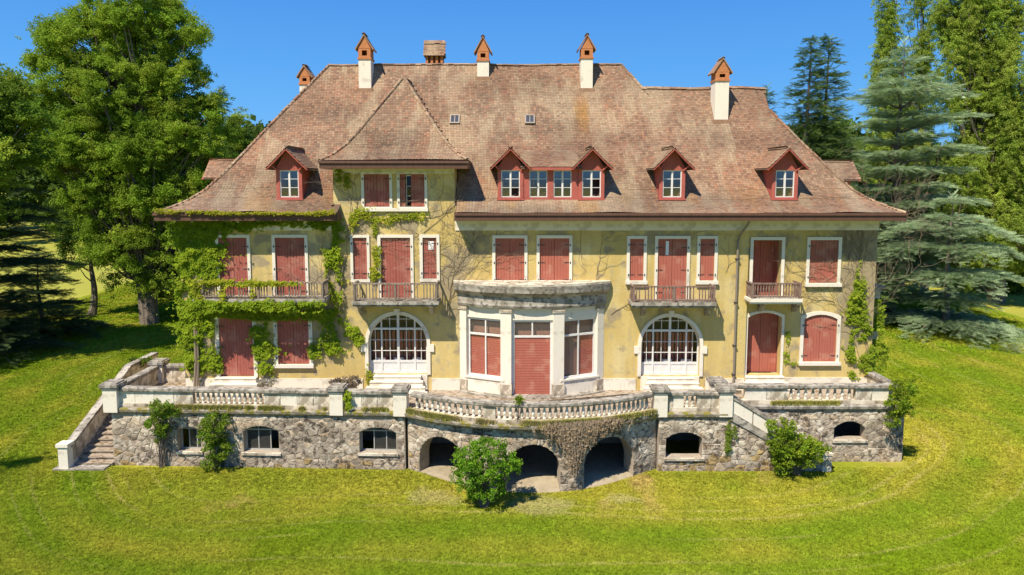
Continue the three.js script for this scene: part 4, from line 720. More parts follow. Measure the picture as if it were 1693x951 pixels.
{
  const e = thing('slab_edge', 'weathered stone edge of the terrace running round the bowed arcade', 'stone ledge', [0, SLAB0, 3]);
  part('ledge', sweep(slabProf, [[LA[0], -1.6], LA, LB, ...arcPath(10.9, A0, A1, 30).slice(1, -1), [RX0, RZ], [RX1, RZ]]), M.mossy, e);
  const e2 = thing('slab_edge', 'grey stone edge of the terrace at its far right end', 'stone ledge', [14, SLAB0, FZ]); part('ledge', sweep(slabProf, [[RX1 + .2, FZ], [FX, FZ], [FX, -2.6]]), M.grey, e2);
  const fl = lineFrame(LA, LB), atL = (s, inn) => [LA[0] + Math.cos(fl.t) * s + Math.sin(-fl.t) * 0 - inn * Math.sin(fl.t), LA[1] - Math.sin(fl.t) * s - inn * Math.cos(fl.t), fl.t], q = (px) => sOf(fl, LA, LB, px, 655);
  const L = parapetThing('long pale parapet with a short run of balusters, left of the bow'); runParapet(L, [[LA[0] + .3, LA[1] + .01], LB], [['p', q(190), q(318), 4], ['b', q(320), q(433), 13], ['p', q(435), q(546), 4], ['p', q(571), q(650), 3]], atL);
  const S = parapetThing('weathered side parapet running back from the left corner pier'); runParapet(S, [[LA[0], -1.35], [LA[0], LA[1] - .3]], [['p', .1, 3.8, 3]], (s, inn) => [LA[0] + inn, -1.4 + s, Math.PI / 2]);
  const K = parapetThing('white back parapet between the left stair and the ivy corner'); runParapet(K, [[LA[0] + .3, -1.35], [XL - .1, -1.35]], [['p', .3, 2.3, 3]], (s, inn) => [LA[0] + s, -1.35 - inn, 0]);
  const C = parapetThing('bowed balustrade of pale stone balusters above the arcade'), len = 10.9 * (A1 - A0 - .065), atC = (s, inn) => { const a = A0 + .035 + s / 10.9; return [CT[0] + (10.9 - inn) * Math.sin(a), CT[1] + (10.9 - inn) * Math.cos(a), a]; };
  runParapet(C, bowLine, [['b', .1, 3.6, 12], ['p', 3.62, 4.2, 1], ['b', 4.22, len - .1, 29]], atC);
  const R = parapetThing('short parapet with stone panels over the mossy wall'); runParapet(R, [[RX0 + .2, RZ], [RX1, RZ]], [['p', .2, 1.2, 2], ['b', 1.25, 1.75, 2], ['p', 1.8, 3.1, 2]], (s, inn) => [RX0 + s, RZ - inn, 0]);
  const G = parapetThing('far right parapet with a run of pale balusters'); const fx = (px) => PX(px, 655, FZ) - RX1; runParapet(G, [[RX1 + .1, FZ], [FX, FZ], [FX, -2.5]], [['p', fx(1232), fx(1303), 2], ['b', fx(1304), fx(1413), 9], ['p', fx(1415), fx(1470), 2]], (s, inn) => [RX1 + s, FZ - inn, 0]);
  part('panel', new B().box(FX - .27, FX - .03, Y0, Y1, -2.5, FZ - .4), M.oldWhite, G);
  pier('square white pier at the left corner of the terrace', LA[0] + .1, LA[1] - .1, .66, 4.06);
  const pl = (px, label) => { const [x, z] = atL(q(px), .12); pier(label, x, z, .62, 4.02, fl.t); };
  pl(557, 'square white pier in the left parapet beside the dry shrub'); pl(662, 'square white pier at the left start of the bow');
  pier('square white pier at the right start of the bow', RX0 + .1, RZ - .15, .62, 4.05); pier('grey capped pier at the head of the right stair', RX1 - .1, RZ - .15, .6, 4.05); pier('grey capped pier behind the head of the right stair', RX1 - .15, FZ - .1, .6, 4.1); pier('small pier at the inner end of the left side parapet', LA[0] + .2, -1.5, .6, 4.05);
}

// ---------------------------------------------------------------- stairs
{
  const n = 15, st = thing('staircase', 'stone staircase climbing along the left end of the terrace', 'staircase', [-20, 0, 0]), run = .34, z0 = 2.75, x0 = -20.75, x1 = LA[0] - .003;
  part('step', new B().box(x0 - .7, x1 - .1, .004, .09, z0 - .05, z0 + .55), M.grey, st);
  for (let i = 0; i < n; i++) part('step', new B().box(x0 + .01, x1, .006 + i * .165, (i + 1) * .165 + .004, z0 - (i + 1) * run - .35, z0 - i * run).box(x0 + .02, x1 - .001, (i + 1) * .165 - .05, (i + 1) * .165 + .002, z0 - i * run + .003, z0 - i * run + .04), M.paving, st);
  part('landing', new B().box(x0 + .01, XL, 0, 2.45, -6.5, z0 - n * run - .36), M.paving, st);
  const sl = .165 / run, zt = -2.4, y = (z) => .9 + (z0 - z) * sl + .1, w = new B().prism([[z0 + .2, 0], [z0 + .2, 1.0], [zt, y(zt) - .12], [-5.2, y(zt) - .12], [-5.2, 0]], (z, yy, t) => [t ? x0 : x0 - .3, yy, z]);
  part('stair_parapet', w, M.oldWhite, st); part('hand_rail', new B().bar([x0 - .15, 1.04, z0 + .2], [x0 - .15, y(zt) - .06, zt], .38, .13).bar([x0 - .15, y(zt) - .055, zt + .06], [x0 - .15, y(zt) - .055, -5.2], .39, .13), M.grey, st);
  part('newel', new B().box(x0 - .42, x0 + .02, .004, 1.12, z0 + .1, z0 + .5).box(x0 - .48, x0 + .08, 1.123, 1.28, z0 + .04, z0 + .56), M.white, st);
  const s2 = thing('staircase', 'stone staircase going down to the right behind its sloping parapet', 'staircase', [12, 0, RZ]), m = 16, r2 = .29;
  for (let i = 0; i < m; i++) part('step', new B().box(RX1 + .1 + i * r2, RX1 + .1 + (i + 1) * r2, 0, FLOOR - .17 * (i + 1) + .02, FZ + .1, RZ - .33), M.grey, s2);
  const k = (FLOOR - .15) / (14.45 - RX1), yy = (x) => FLOOR - (x - RX1) * k;
  part('stair_base', new B().prism([[RX1 + .01, yy(RX1) - .3], [14.45, yy(14.45) - .15], [14.45, yy(14.45) + .12], [RX1 + .01, yy(RX1) + .12]], (x, q, t) => [x, q, t ? RZ + .08 : RZ - .3]), M.grey, s2);
  for (let i = 0; i < 4; i++) { const a = mix(RX1 + .15, 14.3, i / 4) + .03, b = mix(RX1 + .15, 14.3, (i + 1) / 4) - .03; part('panel', new B().prism([[a, yy(a) + .123], [b, yy(b) + .123], [b, yy(b) + .72], [a, yy(a) + .72]], (x, q, t) => [x, q, t ? RZ + .01 : RZ - .23]), i < 2 ? M.white : M.oldWhite, s2); }
  part('hand_rail', new B().bar([RX1 + .05, yy(RX1) + .82, RZ - .11], [14.5, yy(14.5) + .82, RZ - .11], .36, .16), M.grey, s2);
  part('newel', new B().box(14.42, 14.85, .004, .8, RZ - .35, RZ + .1).box(14.38, 14.89, .803, .9, RZ - .39, RZ + .14), M.oldWhite, s2);
}
// ---------------------------------------------------------------- vegetation
function G0(px, py) { const v = -(py - 412.8) / F, c = Math.cos(TILT), s = Math.sin(TILT), dy = v * c - s, dz = -v * s - c, k = -13.45 / dy; return [k * (px - 846.5) / F, 34 + k * dz]; }
function leafBall(n, R, L, W, flat = .5) { // a loose handful of small leaves
  const b = new B(); for (let i = 0; i < n; i++) { const p = V3(gauss(), gauss() * .8, gauss()).multiplyScalar(R * .6), N = V3(gauss(), 1 * flat + gauss() * .6, gauss()).normalize(), u = V3(gauss(), gauss() * .4 - .2, gauss()).cross(N).normalize(), v = N.clone().cross(u), l = L * rr(.7, 1.2), w = W * rr(.7, 1.2), q = (a, c, h = 0) => p.clone().addScaledVector(u, a * l).addScaledVector(v, c * w).addScaledVector(N, h * w).toArray(); b.tri(q(-.5, 0), q(0, -.5, .2), q(.5, 0)).tri(q(-.5, 0), q(.5, 0), q(0, .5, .2)); }
  return b.geo();
}
const sprayA = leafBall(30, .55, .17, .12), sprayB = leafBall(20, .30, .12, .085), sprayBig = leafBall(26, 1.1, .55, .4);
const needleSpray = (() => { const b = new B(); for (let i = 0; i < 40; i++) { const t = i / 40, s = i % 2 ? 1 : -1, x = t * 1.0, L = .34 * (1 - t * .6), y0 = rr(-.03, .05); b.tri([x - .01, y0, 0], [x + .028, y0 + .01, 0], [x + L * .55, y0 + rr(-.06, .12), s * L]); b.tri([x, y0, s * L * .4], [x + .03, y0, s * L * .4], [x + rr(.02, .12), y0 + rr(.05, .16), s * L * rr(.2, .6)]); } return b.geo(); })();
const shade = (c, v = .3) => mul3(c, 1 + rr(-v, v));
function broadleaf(label, base, blobs, { cat = 'tree', col = [.25, .38, .032], col2 = [.38, .47, .05], per = 40, clump = 1.0, r = .55, limbs = true, name = 'broadleaf_tree', depthK = .8, dens = 1, tall = .72, wide = 1, forks = 1, spray = sprayA, size = 1, group } = {}) {
  const [x, z] = base, t = thing(name, label, cat, [x, gy(x, z), z], group), list = [], wood = new B(), y0 = gy(x, z), cl = [];
  for (const [px, py, rx0, ry] of blobs) {
    const rx = rx0 * (wide < 1 ? .9 : 1), [cx, cy] = P(px, py, z), k = PX(px + 100, py, z) - PX(px, py, z), a = rx * k / 100, h = ry * k / 100, n = Math.max(3, Math.round(a * h * a * depthK * 4.2 / (clump ** 3) * .2 * dens));
    for (let i = 0; i < n; i++) { const u = V3(gauss(), gauss(), gauss()).normalize().multiplyScalar(Math.cbrt(rr(.15, 1))); cl.push([cx + u.x * a, cy + u.y * h, z + u.z * a * depthK]); }
  }
  const topY = Math.max(...cl.map(c => c[1])), midX = cl.reduce((s, c) => s + c[0], 0) / cl.length;
  const axes = []; for (let f = 0; f < forks; f++) { const dx = forks > 1 ? (f - .5) * 4.5 : 0; axes.push((s) => [mix(x, midX + dx, s ** .8) + .3 * Math.sin(s * 7 + f), mix(y0, topY - 1.5, s), z + (forks > 1 ? dx * .4 * s : 0) + .2 * Math.sin(s * 5)]); wood.tube([...Array(11)].map((_, i) => axes[f](i / 10)), s => r * (forks > 1 ? .75 : 1) * (1.25 - 1.2 * s) * (s < .05 ? 1.3 : 1), 7); }
  for (const c of cl) {
    const R = clump * rr(.55, 1.4), tint = shade(lerp3(col, col2, rr(0, 1) ** 2), .18), n = Math.round(per * R * R * 1.15), sq = V3(rr(.75, 1.35) * wide, rr(.75, 1.2), rr(.75, 1.35) * wide);
    if (limbs && c[1] > y0 + 2.5) { const ax = axes[Math.floor(rnd() * forks)], s = clamp((c[1] - y0) / (topY - 1.5 - y0) - rr(.12, .3), .12, .9), a = ax(s), m = [mix(a[0], c[0], .55), mix(a[1], c[1], .4), mix(a[2], c[2], .55)]; if (rnd() < .55) wood.tube([a, m, c], q => mix(r * .24, .03, q), 4); }
    for (let i = 0; i < n; i++) { const d = V3(gauss(), gauss() + .25, gauss()).normalize(), q = d.clone().multiply(sq).multiplyScalar(R * (rnd() < .32 ? rr(.9, 1.9) : rr(.3, 1.08))); list.push({ m: placeM(V3(c[0] + q.x, c[1] + q.y * tall, c[2] + q.z), E3(d.z * .7 + rr(-.5, .5), rr(0, 6.3), -d.x * .7 + rr(-.5, .5)), V3(1, 1, 1).multiplyScalar(size * rr(.8, 1.25))), c: shade(tint, .16) }); }
  }
  part('trunk', wood, M.bark, t); instances('crown', spray, M.leaf, t, list); return t;
}
function conifer(label, base, H, Lmax, { col = [.075, .135, .035], tip = [.17, .25, .06], whorl = .55, k = 7, droop = .12, up = .12, shape = (s) => 1 - s, start = .08, cedar = false, name = 'conifer', size = 1, flatK = .35, rag = 0 } = {}) {
  const [x, z] = base, y0 = gy(x, z), t = thing(name, label, 'tree', [x, y0, z]), wood = new B(), list = [];
  wood.tube([...Array(9)].map((_, i) => [x + .1 * Math.sin(i), y0 + H * i / 8, z]), s => (.018 * H + .1) * (1.02 - s), 7);
  for (let y = H * start; y < H - .15; y += whorl * rr(.8, 1.2) * (cedar && y < H * .7 ? 1.5 : 1)) {
    const s = y / H, n = Math.max(3, Math.round(k * (1 - s * .45))), ph = rr(0, 6.28), wr = 1 + rr(-rag, rag * .5);
    for (let i = 0; i < n; i++) {
      const a = ph + i / n * 6.283 + rr(-.3, .3), L = Math.max(.35, Lmax * shape(s) * wr * rr(.6, 1.18)), yb = y0 + y + (cedar ? rr(-.13, .13) : rr(-.3, .3)), ca = Math.cos(a), sa = Math.sin(a);
      const pt = (q) => [x + ca * L * q, yb + L * (up * q * 2 - (up + droop) * q * q), z + sa * L * q];
      wood.tube([pt(0), pt(.5), pt(.95)], q => mix(.02 + .012 * L, .01, q), 3);
      for (let q = .16; q < 1; q += .24 / Math.max(L, .9)) {
        const wide = (cedar ? .30 : .26) * L * Math.min(1, (1.12 - q) * 1.5), m = Math.max(1, Math.round(wide / .26));
        for (let j = -m; j <= m; j++) { if (rnd() < .38) continue; const o = j / (m + .01) * wide + rr(-.12, .12), p = pt(q), l = Math.abs(o) / (wide + .1), tc = lerp3(col, tip, rnd());
          list.push({ m: placeM(V3(p[0] - sa * o, p[1] - l * flatK * .5 + (cedar ? rr(-.06, .12) : rr(-.12, .2)), p[2] + ca * o), cedar ? E3(rr(-.25, .25), -a - Math.sign(o) * l * .8 + rr(-.5, .5), rr(-.3, .2)) : E3(rr(-.45, .45), -a - Math.sign(o) * l * .8 + rr(-.5, .5), rr(-.45, .4)), V3(1, 1, 1).multiplyScalar(size * rr(.5, .85))), c: shade(tc, .25) }); }
      }
    }
  }
  for (let i = 0; i < 6; i++) list.push({ m: placeM(V3(x, y0 + H - .2 - i * .15, z), E3(0, i * 2.1, .9), V3(.7, .7, .7)), c: shade(tip) });
  part('trunk', wood, M.bark, t); instances('crown', needleSpray, M.needle, t, list); return t;
}
const topH = (px, py, z) => PY(px, py, z);
// ---- left of the house
broadleaf('tallest broadleaf tree on the left, forked trunk, bright green crown over the lawn', G0(245, 537), [[225, 20, 75, 55], [150, 75, 75, 50], [290, 60, 50, 45], [95, 60, 30, 28], [95, 150, 60, 60], [190, 150, 90, 60], [290, 140, 55, 55], [130, 235, 80, 60], [235, 250, 90, 60], [320, 225, 60, 60], [180, 330, 75, 45], [280, 330, 75, 50], [350, 300, 45, 45], [230, 400, 60, 40], [305, 415, 50, 45], [335, 165, 22, 30], [250, 445, 45, 30], [190, 400, 45, 40], [165, 285, 60, 45], [300, 460, 40, 30]], { forks: 2, r: .6, per: 34, dens: 1.0, clump: .78 });
broadleaf('broadleaf tree cut by the left edge of the picture', [-46, -14], [[5, 165, 48, 45], [25, 225, 50, 40], [-60, 180, 80, 80], [-40, 270, 80, 50], [-90, 330, 80, 70]], { r: .5, col: [.14, .24, .025] });
broadleaf('small dark broadleaf tree in front of the meadow, thin straight trunk', G0(152, 523), [[140, 370, 55, 35], [165, 420, 40, 35], [120, 420, 30, 25], [195, 370, 30, 35]], { r: .3, col: [.09, .16, .018], col2: [.13, .2, .02], per: 26 });
broadleaf('low leafy tree between the forked tree and the house', G0(330, 522), [[275, 465, 42, 36], [330, 440, 36, 50], [215, 470, 34, 30]], { r: .25, col: [.12, .20, .02], per: 26, clump: 1.1 });
conifer('pointed dark tree rising between the broadleaf tree and the roof', [-36, -52], topH(378, 148, -52), 4.6, { col: [.10, .17, .02], tip: [.16, .24, .035], shape: s => (1 - s) ** .7 });
broadleaf('dark tree behind the left roof slope', [-29, -48], [[402, 225, 25, 40], [380, 260, 30, 40], [415, 250, 15, 25]], { col: [.10, .18, .02], r: .35 });
conifer('dark cedar with layered branches at the left edge', G0(-10, 590), 19, 9, { cedar: true, col: [.05, .085, .03], tip: [.12, .17, .06], shape: s => .55 + .6 * s - 1.12 * s * s, whorl: .8, k: 9, start: .04, droop: .22 });
conifer('low dark cedar boughs on the lawn beside the layered cedar', G0(70, 560), 7.5, 6, { cedar: true, col: [.05, .085, .03], tip: [.13, .18, .06], shape: s => 1 - s * .9, whorl: .7, start: .1, droop: .25 });
broadleaf('large tree beyond the left edge shading the back of the lawn', [-54, -12], [[-560, 150, 120, 90], [-500, 230, 110, 90], [-620, 240, 110, 90]], { r: .5, per: 26 });
broadleaf('young tree out on the lawn beside the house, casting a small shadow', [-31.5, 8.6], [[-480, 420, 80, 70], [-440, 360, 60, 50]], { r: .16, per: 22 });
// ---- right of the house
conifer('left leader of the dark twin firs behind the right roof', [26, -27], topH(1340, 66, -27), 5.6, { shape: s => (1 - s) ** .75 + .05, up: .02, droop: .2, whorl: .6, k: 8 });
conifer('right leader of the dark twin firs behind the right roof', [28, -28], topH(1371, 64, -28), 5.6, { shape: s => (1 - s) ** .75 + .05, up: .06, droop: .15, whorl: .6, k: 8 });
conifer('small dark fir behind the right end of the roof', [24.5, -33], topH(1290, 145, -33), 3.6, { shape: s => (1 - s) ** .8 + .04 });
const blue = [.22, .31, .155], blueTip = [.50, .61, .36];
conifer('tall blue-grey cedar right of the house', [37.5, -33], topH(1490, 70, -33), 8.2, { cedar: true, col: blue, tip: blueTip, rag: .45, shape: s => Math.min(1, 1.55 * (1 - s) ** .62), whorl: 1.05, k: 11, start: .05, up: .3, droop: .14 });
conifer('broad low blue-grey cedar with drooping tiers at the lawn edge', [38.6, -26], topH(1555, 322, -26), 7.4, { cedar: true, col: blue, tip: blueTip, shape: s => Math.min(1, .8 + .3 * s, .12 + 3.4 * (1 - s)), rag: .5, whorl: 1.35, k: 13, start: .06, up: .2, droop: .34 });
conifer('blue-grey cedar close to the right wall of the house', [31.5, -30], topH(1425, 300, -30), 4.6, { cedar: true, col: blue, tip: [.42, .53, .26], shape: s => Math.min(1, 1.7 * (1 - s)), whorl: .7, start: .06, droop: .15 });
const pop = { col: [.31, .42, .06], col2: [.46, .53, .095], r: .3, per: 34, clump: .8, spray: sprayA, size: .85, dens: 1.15, tall: 1.9, wide: .72, name: 'poplar', depthK: .9, limbs: true };
broadleaf('slim poplar with its top above the blue cedar, left one of two', [46, -46], [[1470, 10, 22, 60], [1466, -20, 18, 40], [1472, 110, 26, 60], [1468, 150, 28, 60], [1462, 60, 18, 50], [1468, 220, 34, 90]], pop);
broadleaf('slim poplar with its top above the blue cedar, right one of two', [50, -48], [[1516, 0, 20, 60], [1520, 60, 22, 60], [1520, 130, 26, 70], [1520, 220, 30, 90]], pop);
broadleaf('massive poplar filling the upper right corner, several upright stems', [53, -40], [[1600, 20, 50, 70], [1580, 120, 40, 80], [1640, 60, 50, 90], [1615, 180, 50, 70], [1650, 220, 50, 80], [1600, 300, 45, 80], [1660, 350, 50, 80], [1620, 420, 45, 60], [1590, 400, 40, 60], [1575, 40, 25, 60]], { ...pop, forks: 2, r: .6 });
broadleaf('poplar cut by the right edge of the picture', [58, -36], [[1690, 160, 35, 60], [1700, 260, 50, 70], [1690, 380, 50, 70], [1750, 150, 50, 90], [1740, 40, 40, 60]], pop);
broadleaf('leafy bush under the poplars at the right edge', G0(1680, 487), [[1680, 445, 45, 40], [1640, 460, 30, 25]], { col: [.13, .2, .02], r: .2, clump: 1 });
{ // far wood along the horizon
  const list = [], put = (x, z, h) => { const g = gy(x, z); for (let k = 0; k < 9; k++) { const y = h * Math.sqrt(rr(.03, 1)); list.push({ m: placeM(V3(x + gauss() * 4, g + y, z + gauss() * 4), E3(rr(-.6, .6), rr(0, 6.3), rr(-.6, .6)), V3(1, 1, 1).multiplyScalar(rr(2.4, 4.2))), c: shade([.10, .16, .025], .4) }); } };
  for (let i = 0; i < 620; i++) { const a = rr(-1.15, 1.15), R = rr(165, 240); put(Math.sin(a) * R, 34 - Math.cos(a) * R, 13 + 13 * vn(a * 14, 0, 0, 9)); }
  for (let i = 0; i < 110; i++) { const x = rr(48, 95), z = rr(-85, -50); put(x, z, 16); }
  const im = instances('far_wood', sprayBig, M.leaf, scene, list); tag(im, 'dense dark wood closing the view behind meadow and garden', 'wood');
}
// ---- creepers: leaves in patches measured on the photograph, hung on the plane they grow on
const creeperLeaf = (() => { const b = new B(); for (const [a, l] of [[0, 1], [1.15, .85], [-1.15, .85]]) { const c = Math.cos(a), s = Math.sin(a), q = (u, v, h) => [u * s + v * c, -(u * c - v * s), h]; b.tri(q(0, -.02, 0), q(l * .55, -.28 * l, .05), q(l, 0, -.06)).tri(q(0, .02, 0), q(l, 0, -.06), q(l * .55, .28 * l, .05)); } return b.geo(); })();
const IV = [.33, .42, .022], IV2 = [.19, .31, .018];
function creeper(label, z, patches, { cat = 'climbing plant', name = 'creeper', dense = 1, size = .125, depth = .28, col = IV, col2 = IV2, stems = [], group } = {}) {
  const [bx, by] = P(patches[0][0], patches[0][1], z), t = thing(name, label, cat, [bx, by, z], group), list = [], wood = new B();
  for (const [px, py, rx, ry, zz = z, k = 1] of patches) {
    const [cx, cy] = P(px, py, zz), m = (PX(px + 10, py, zz) - cx) / 10, a = rx * m, h = ry * m, n = Math.round(a * h * 3.14 * 400 * dense * k) + 4;
    for (let i = 0; i < n; i++) { const an = rr(0, 6.283), r = Math.sqrt(rnd()) * (.55 + .95 * vn(an * 1.9 + px * .37, py * .21, 0, 405)) * (rnd() < .14 ? rr(1, 1.8) : 1), x = cx + Math.cos(an) * r * a, y = cy + Math.sin(an) * r * h, gap = fbm(x * 2.2, y * 2.2, 3, 0, 401); if (gap < (k < 1 ? .42 : .30)) continue; const d = depth * (gap - .34) * 2.4 * rr(.1, 1); list.push({ m: placeM(V3(x, y, zz + .02 + d), E3(-.5 + rr(-.5, .5), rr(-.7, .7), rr(-.9, .9)), V3(1, 1, 1).multiplyScalar(size * rr(.6, 1.3))), c: shade(lerp3(col2, col, clamp(rnd() * .7 + gap * .6)), .2) }); }
  }
  for (const s of stems) { const pts = s.map(q => { const [x, y] = P(q[0], q[1], q[2] ?? z); return [x, y, (q[2] ?? z) + .03]; }); wood.tube(pts, u => mix(s[0][2] ? .075 : .025, s[0][2] ? .04 : .008, u), 5); }
  if (stems.length) part('stem', wood, M.stem, t); instances('foliage', creeperLeaf, M.leaf, t, list); return t;
}
creeper('thick green creeper covering the left corner of the house from eave to terrace', .03, [[316, 372, 20, 16], [330, 400, 34, 36], [328, 440, 30, 34], [316, 500, 20, 30], [330, 520, 20, 20], [318, 550, 20, 34], [348, 372, 40, 12], [420, 366, 36, 7, .05], [470, 366, 40, 6, .05], [450, 522, 90, 7, .1], [350, 400, 22, 32], [318, 430, 20, 40], [346, 445, 18, 28], [318, 490, 18, 26], [322, 540, 22, 28], [318, 580, 16, 30], [345, 595, 16, 22, .03, .8], [362, 604, 6, 14], [345, 540, 12, 20, .03, .6], [390, 372, 36, 9, .06], [340, 362, 40, 10, .2], [535, 372, 26, 10, .06], [552, 400, 10, 34, .06, .5], [430, 548, 14, 30, .05, .8], [420, 530, 8, 24, .05, .7], [435, 578, 22, 16, .05, .9], [548, 520, 16, 22, .05, .7], [555, 560, 26, 18, .05, .6], [556, 380, 9, 30, .05, .7], [552, 470, 12, 40, .05, .5], [592, 560, 12, 8, .05, .6], [440, 608, 14, 10, .05, .8], [518, 580, 8, 14, .05], [545, 578, 22, 11, .05, .9], [585, 547, 10, 9, .05], [545, 530, 16, 14, .05, .5], [385, 512, 60, 8, .3], [495, 512, 40, 8, .3], [545, 430, 10, 22, .05, .4]], { depth: .26, stems: [[[322, 645, .3], [324, 600, .25], [322, 540, .15], [326, 440]], [[326, 645, .3], [328, 600, .2], [324, 520, .1]], [[330, 640], [326, 590], [322, 520], [330, 440], [345, 380]], [[335, 640], [345, 600], [350, 560], [335, 500]], [[325, 640], [315, 560], [318, 470], [312, 390]]] });
creeper('yellow-green creeper fringe hanging along the left eave', 1.03, [[275, 349, 20, 3.2], [312, 350, 24, 2.4], [355, 351, 20, 3], [395, 352, 22, 2.2], [435, 352, 20, 2.6], [475, 352, 22, 2], [515, 352, 20, 2.8], [540, 350, 12, 4]], { size: .10, depth: .12, col: [.44, .41, .03], col2: [.28, .32, .025], dense: 1.8 });
creeper('green creeper trailing along the rail of the long left balcony', 1.2, [[345, 467, 30, 5], [385, 467, 30, 5], [430, 468, 30, 4], [365, 466, 22, 5], [405, 467, 22, 4.5], [445, 468, 24, 4], [480, 468, 16, 3], [328, 482, 8, 14], [368, 486, 7, 12, 1.2, .7], [420, 480, 5, 12, 1.2, .8]], { size: .11, dense: 1.3, depth: .22, col: [.44, .45, .03], col2: [.28, .36, .025] });
creeper('green creeper hanging below the slab of the long left balcony', 1.22, [[340, 506, 34, 9], [420, 505, 60, 7], [500, 506, 34, 9], [322, 508, 14, 12], [355, 506, 24, 8], [400, 504, 24, 7], [440, 505, 24, 7], [480, 506, 24, 7], [520, 506, 16, 9]], { size: .12, dense: 1.2, depth: .25 });
creeper('thin yellow-green creeper climbing across the tower below its windows', .05, [[600, 352, 16, 7], [585, 362, 8, 14], [630, 362, 22, 5], [665, 358, 22, 5], [690, 356, 14, 5], [620, 380, 5, 14], [622, 420, 6, 18], [620, 452, 9, 14], [574, 300, 5, 16], [560, 290, 6, 12], [560, 430, 8, 14, .05, .6], [545, 455, 7, 20, .05, .5], [572, 470, 10, 7, .05, .5]], { size: .11, dense: .75, depth: .12, col: [.42, .43, .03], stems: [[[560, 560], [562, 470], [575, 400], [600, 365], [660, 352], [720, 345]], [[575, 400], [580, 340], [572, 290]], [[562, 470], [545, 440], [548, 390]]] });
creeper('small bright creeper at the foot of the left arched door', .12, [[609, 612, 4, 10], [613, 628, 7, 10], [625, 636, 10, 5]], { size: .10, depth: .15, col: [.38, .36, .03] });
creeper('green creeper at the right corner of the house', ZR + .05, [[1425, 575, 22, 34, ZR, .9], [1415, 505, 14, 40, ZR, .7], [1420, 470, 8, 24, ZR, .7], [1412, 520, 12, 26, ZR, .7], [1425, 560, 14, 26, ZR, .8], [1435, 600, 20, 16, ZR], [1405, 575, 9, 22, ZR, .6], [1412, 620, 10, 8, ZR]], { depth: .3, col: [.33, .40, .03], stems: [[[1440, 640], [1430, 560], [1415, 470], [1400, 400]], [[1440, 640], [1432, 540], [1425, 440], [1428, 385]]] });
creeper('green creeper on the pale porch pillar at the right', -1.35, [[1454, 500, 8, 18, -1.35, .7], [1450, 545, 9, 28, -1.35, .9], [1458, 590, 9, 26, -1.35]], { depth: .25, col: [.33, .40, .03] });
creeper('few leaves of creeper between the right door and window', ZR + .05, [[1303, 555, 4, 12, ZR, .5], [1300, 590, 5, 10, ZR, .5], [1312, 600, 9, 3, ZR, .5]], { size: .09, depth: .08 });
creeper('small creeper hanging beside a pier of the left parapet', 3.2, [[575, 655, 5, 12, 3.15], [577, 670, 4, 8, 3.25]], { size: .11, depth: .2 });
creeper('thin creeper on the mossy wall under the right stair', RZ + .06, [[1205, 715, 5, 16], [1203, 740, 5, 14], [1214, 712, 3, 10]], { size: .09, depth: .12, col: [.17, .21, .03] });
// ---- shrubs
function shrub(label, base, z, patches, { col = [.16, .27, .022], col2 = [.25, .33, .03], n = 1, name = 'shrub', cat = 'shrub', spray = sprayB, size = 1, stemM = M.bark, foot } = {}) {
  const [x, y] = P(...base, z), y0 = foot ?? y, t = thing(name, label, cat, [x, y0, z]), list = [], wood = new B();
  for (const [px, py, rx, ry] of patches) { const [cx, cy] = P(px, py, z), m = (PX(px + 10, py, z) - cx) / 10, a = rx * m, h = ry * m, k = Math.round(120 * n * a * h * Math.min(a, .9) * 2.2) + 6;
    for (let i = 0; i < 3; i++) wood.tube([[x + rr(-.1, .1), y0, z], [mix(x, cx, .5) + rr(-.15, .15), mix(y0, cy, .55), z + rr(-.15, .15)], [cx + rr(-.5, .5) * a, cy + rr(-.2, .6) * h, z + rr(-.4, .4) * a]], u => mix(.025, .006, u), 4);
    for (let i = 0; i < k; i++) { const d = V3(gauss(), gauss(), gauss()).normalize(), r = Math.cbrt(rr(.12, 1.1)); list.push({ m: placeM(V3(cx + d.x * a * r, cy + d.y * h * r, z + .1 + d.z * Math.min(a, .9) * r), E3(rr(-.7, .7), rr(0, 6.3), rr(-.7, .7)), V3(1, 1, 1).multiplyScalar(size * rr(.65, 1.15))), c: shade(lerp3(col, col2, rnd() ** 1.5), .28) }); } }
  part('stem', wood, stemM, t); instances('foliage', spray, M.leaf, t, list); return t;
}
shrub('large green shrub growing in front of the arcade', [800, 822], 6.1, [[805, 740, 30, 16], [775, 755, 28, 18], [835, 762, 26, 14], [800, 775, 45, 18], [770, 790, 24, 20], [810, 800, 32, 18], [795, 815, 22, 8], [825, 730, 10, 14], [855, 770, 12, 8]], { col: [.15, .31, .02], col2: [.25, .42, .03], n: .9, size: .95, foot: -.42 });
shrub('slim shrub with a bare stem against the rubble wall, leftmost one', [266, 768], 2.95, [[268, 672, 20, 14], [262, 695, 18, 16], [270, 710, 16, 14], [285, 680, 14, 12], [262, 722, 8, 10]], { foot: 0 });
shrub('tall leafy shrub against the rubble wall beside the second cellar window', [352, 772], 3.15, [[360, 695, 22, 14], [352, 720, 22, 18], [362, 742, 24, 16], [350, 762, 18, 12], [340, 705, 12, 12]], { foot: 0 });
shrub('dense bright green bush spilling over the right stair parapet', [1320, 785], 3.75, [[1290, 705, 22, 14], [1288, 730, 24, 18], [1315, 735, 26, 18], [1345, 740, 22, 16], [1300, 755, 26, 16], [1335, 755, 22, 14], [1295, 772, 14, 8]], { col: [.2, .31, .02], col2: [.3, .37, .025], foot: 0 });
shrub('bright green bush hanging on the right end of the terrace', [1484, 700], 2.7, [[1496, 640, 16, 16], [1482, 665, 18, 18], [1498, 672, 14, 16], [1474, 692, 12, 16], [1482, 640, 10, 10]], { col: [.2, .31, .02], col2: [.3, .37, .025] });
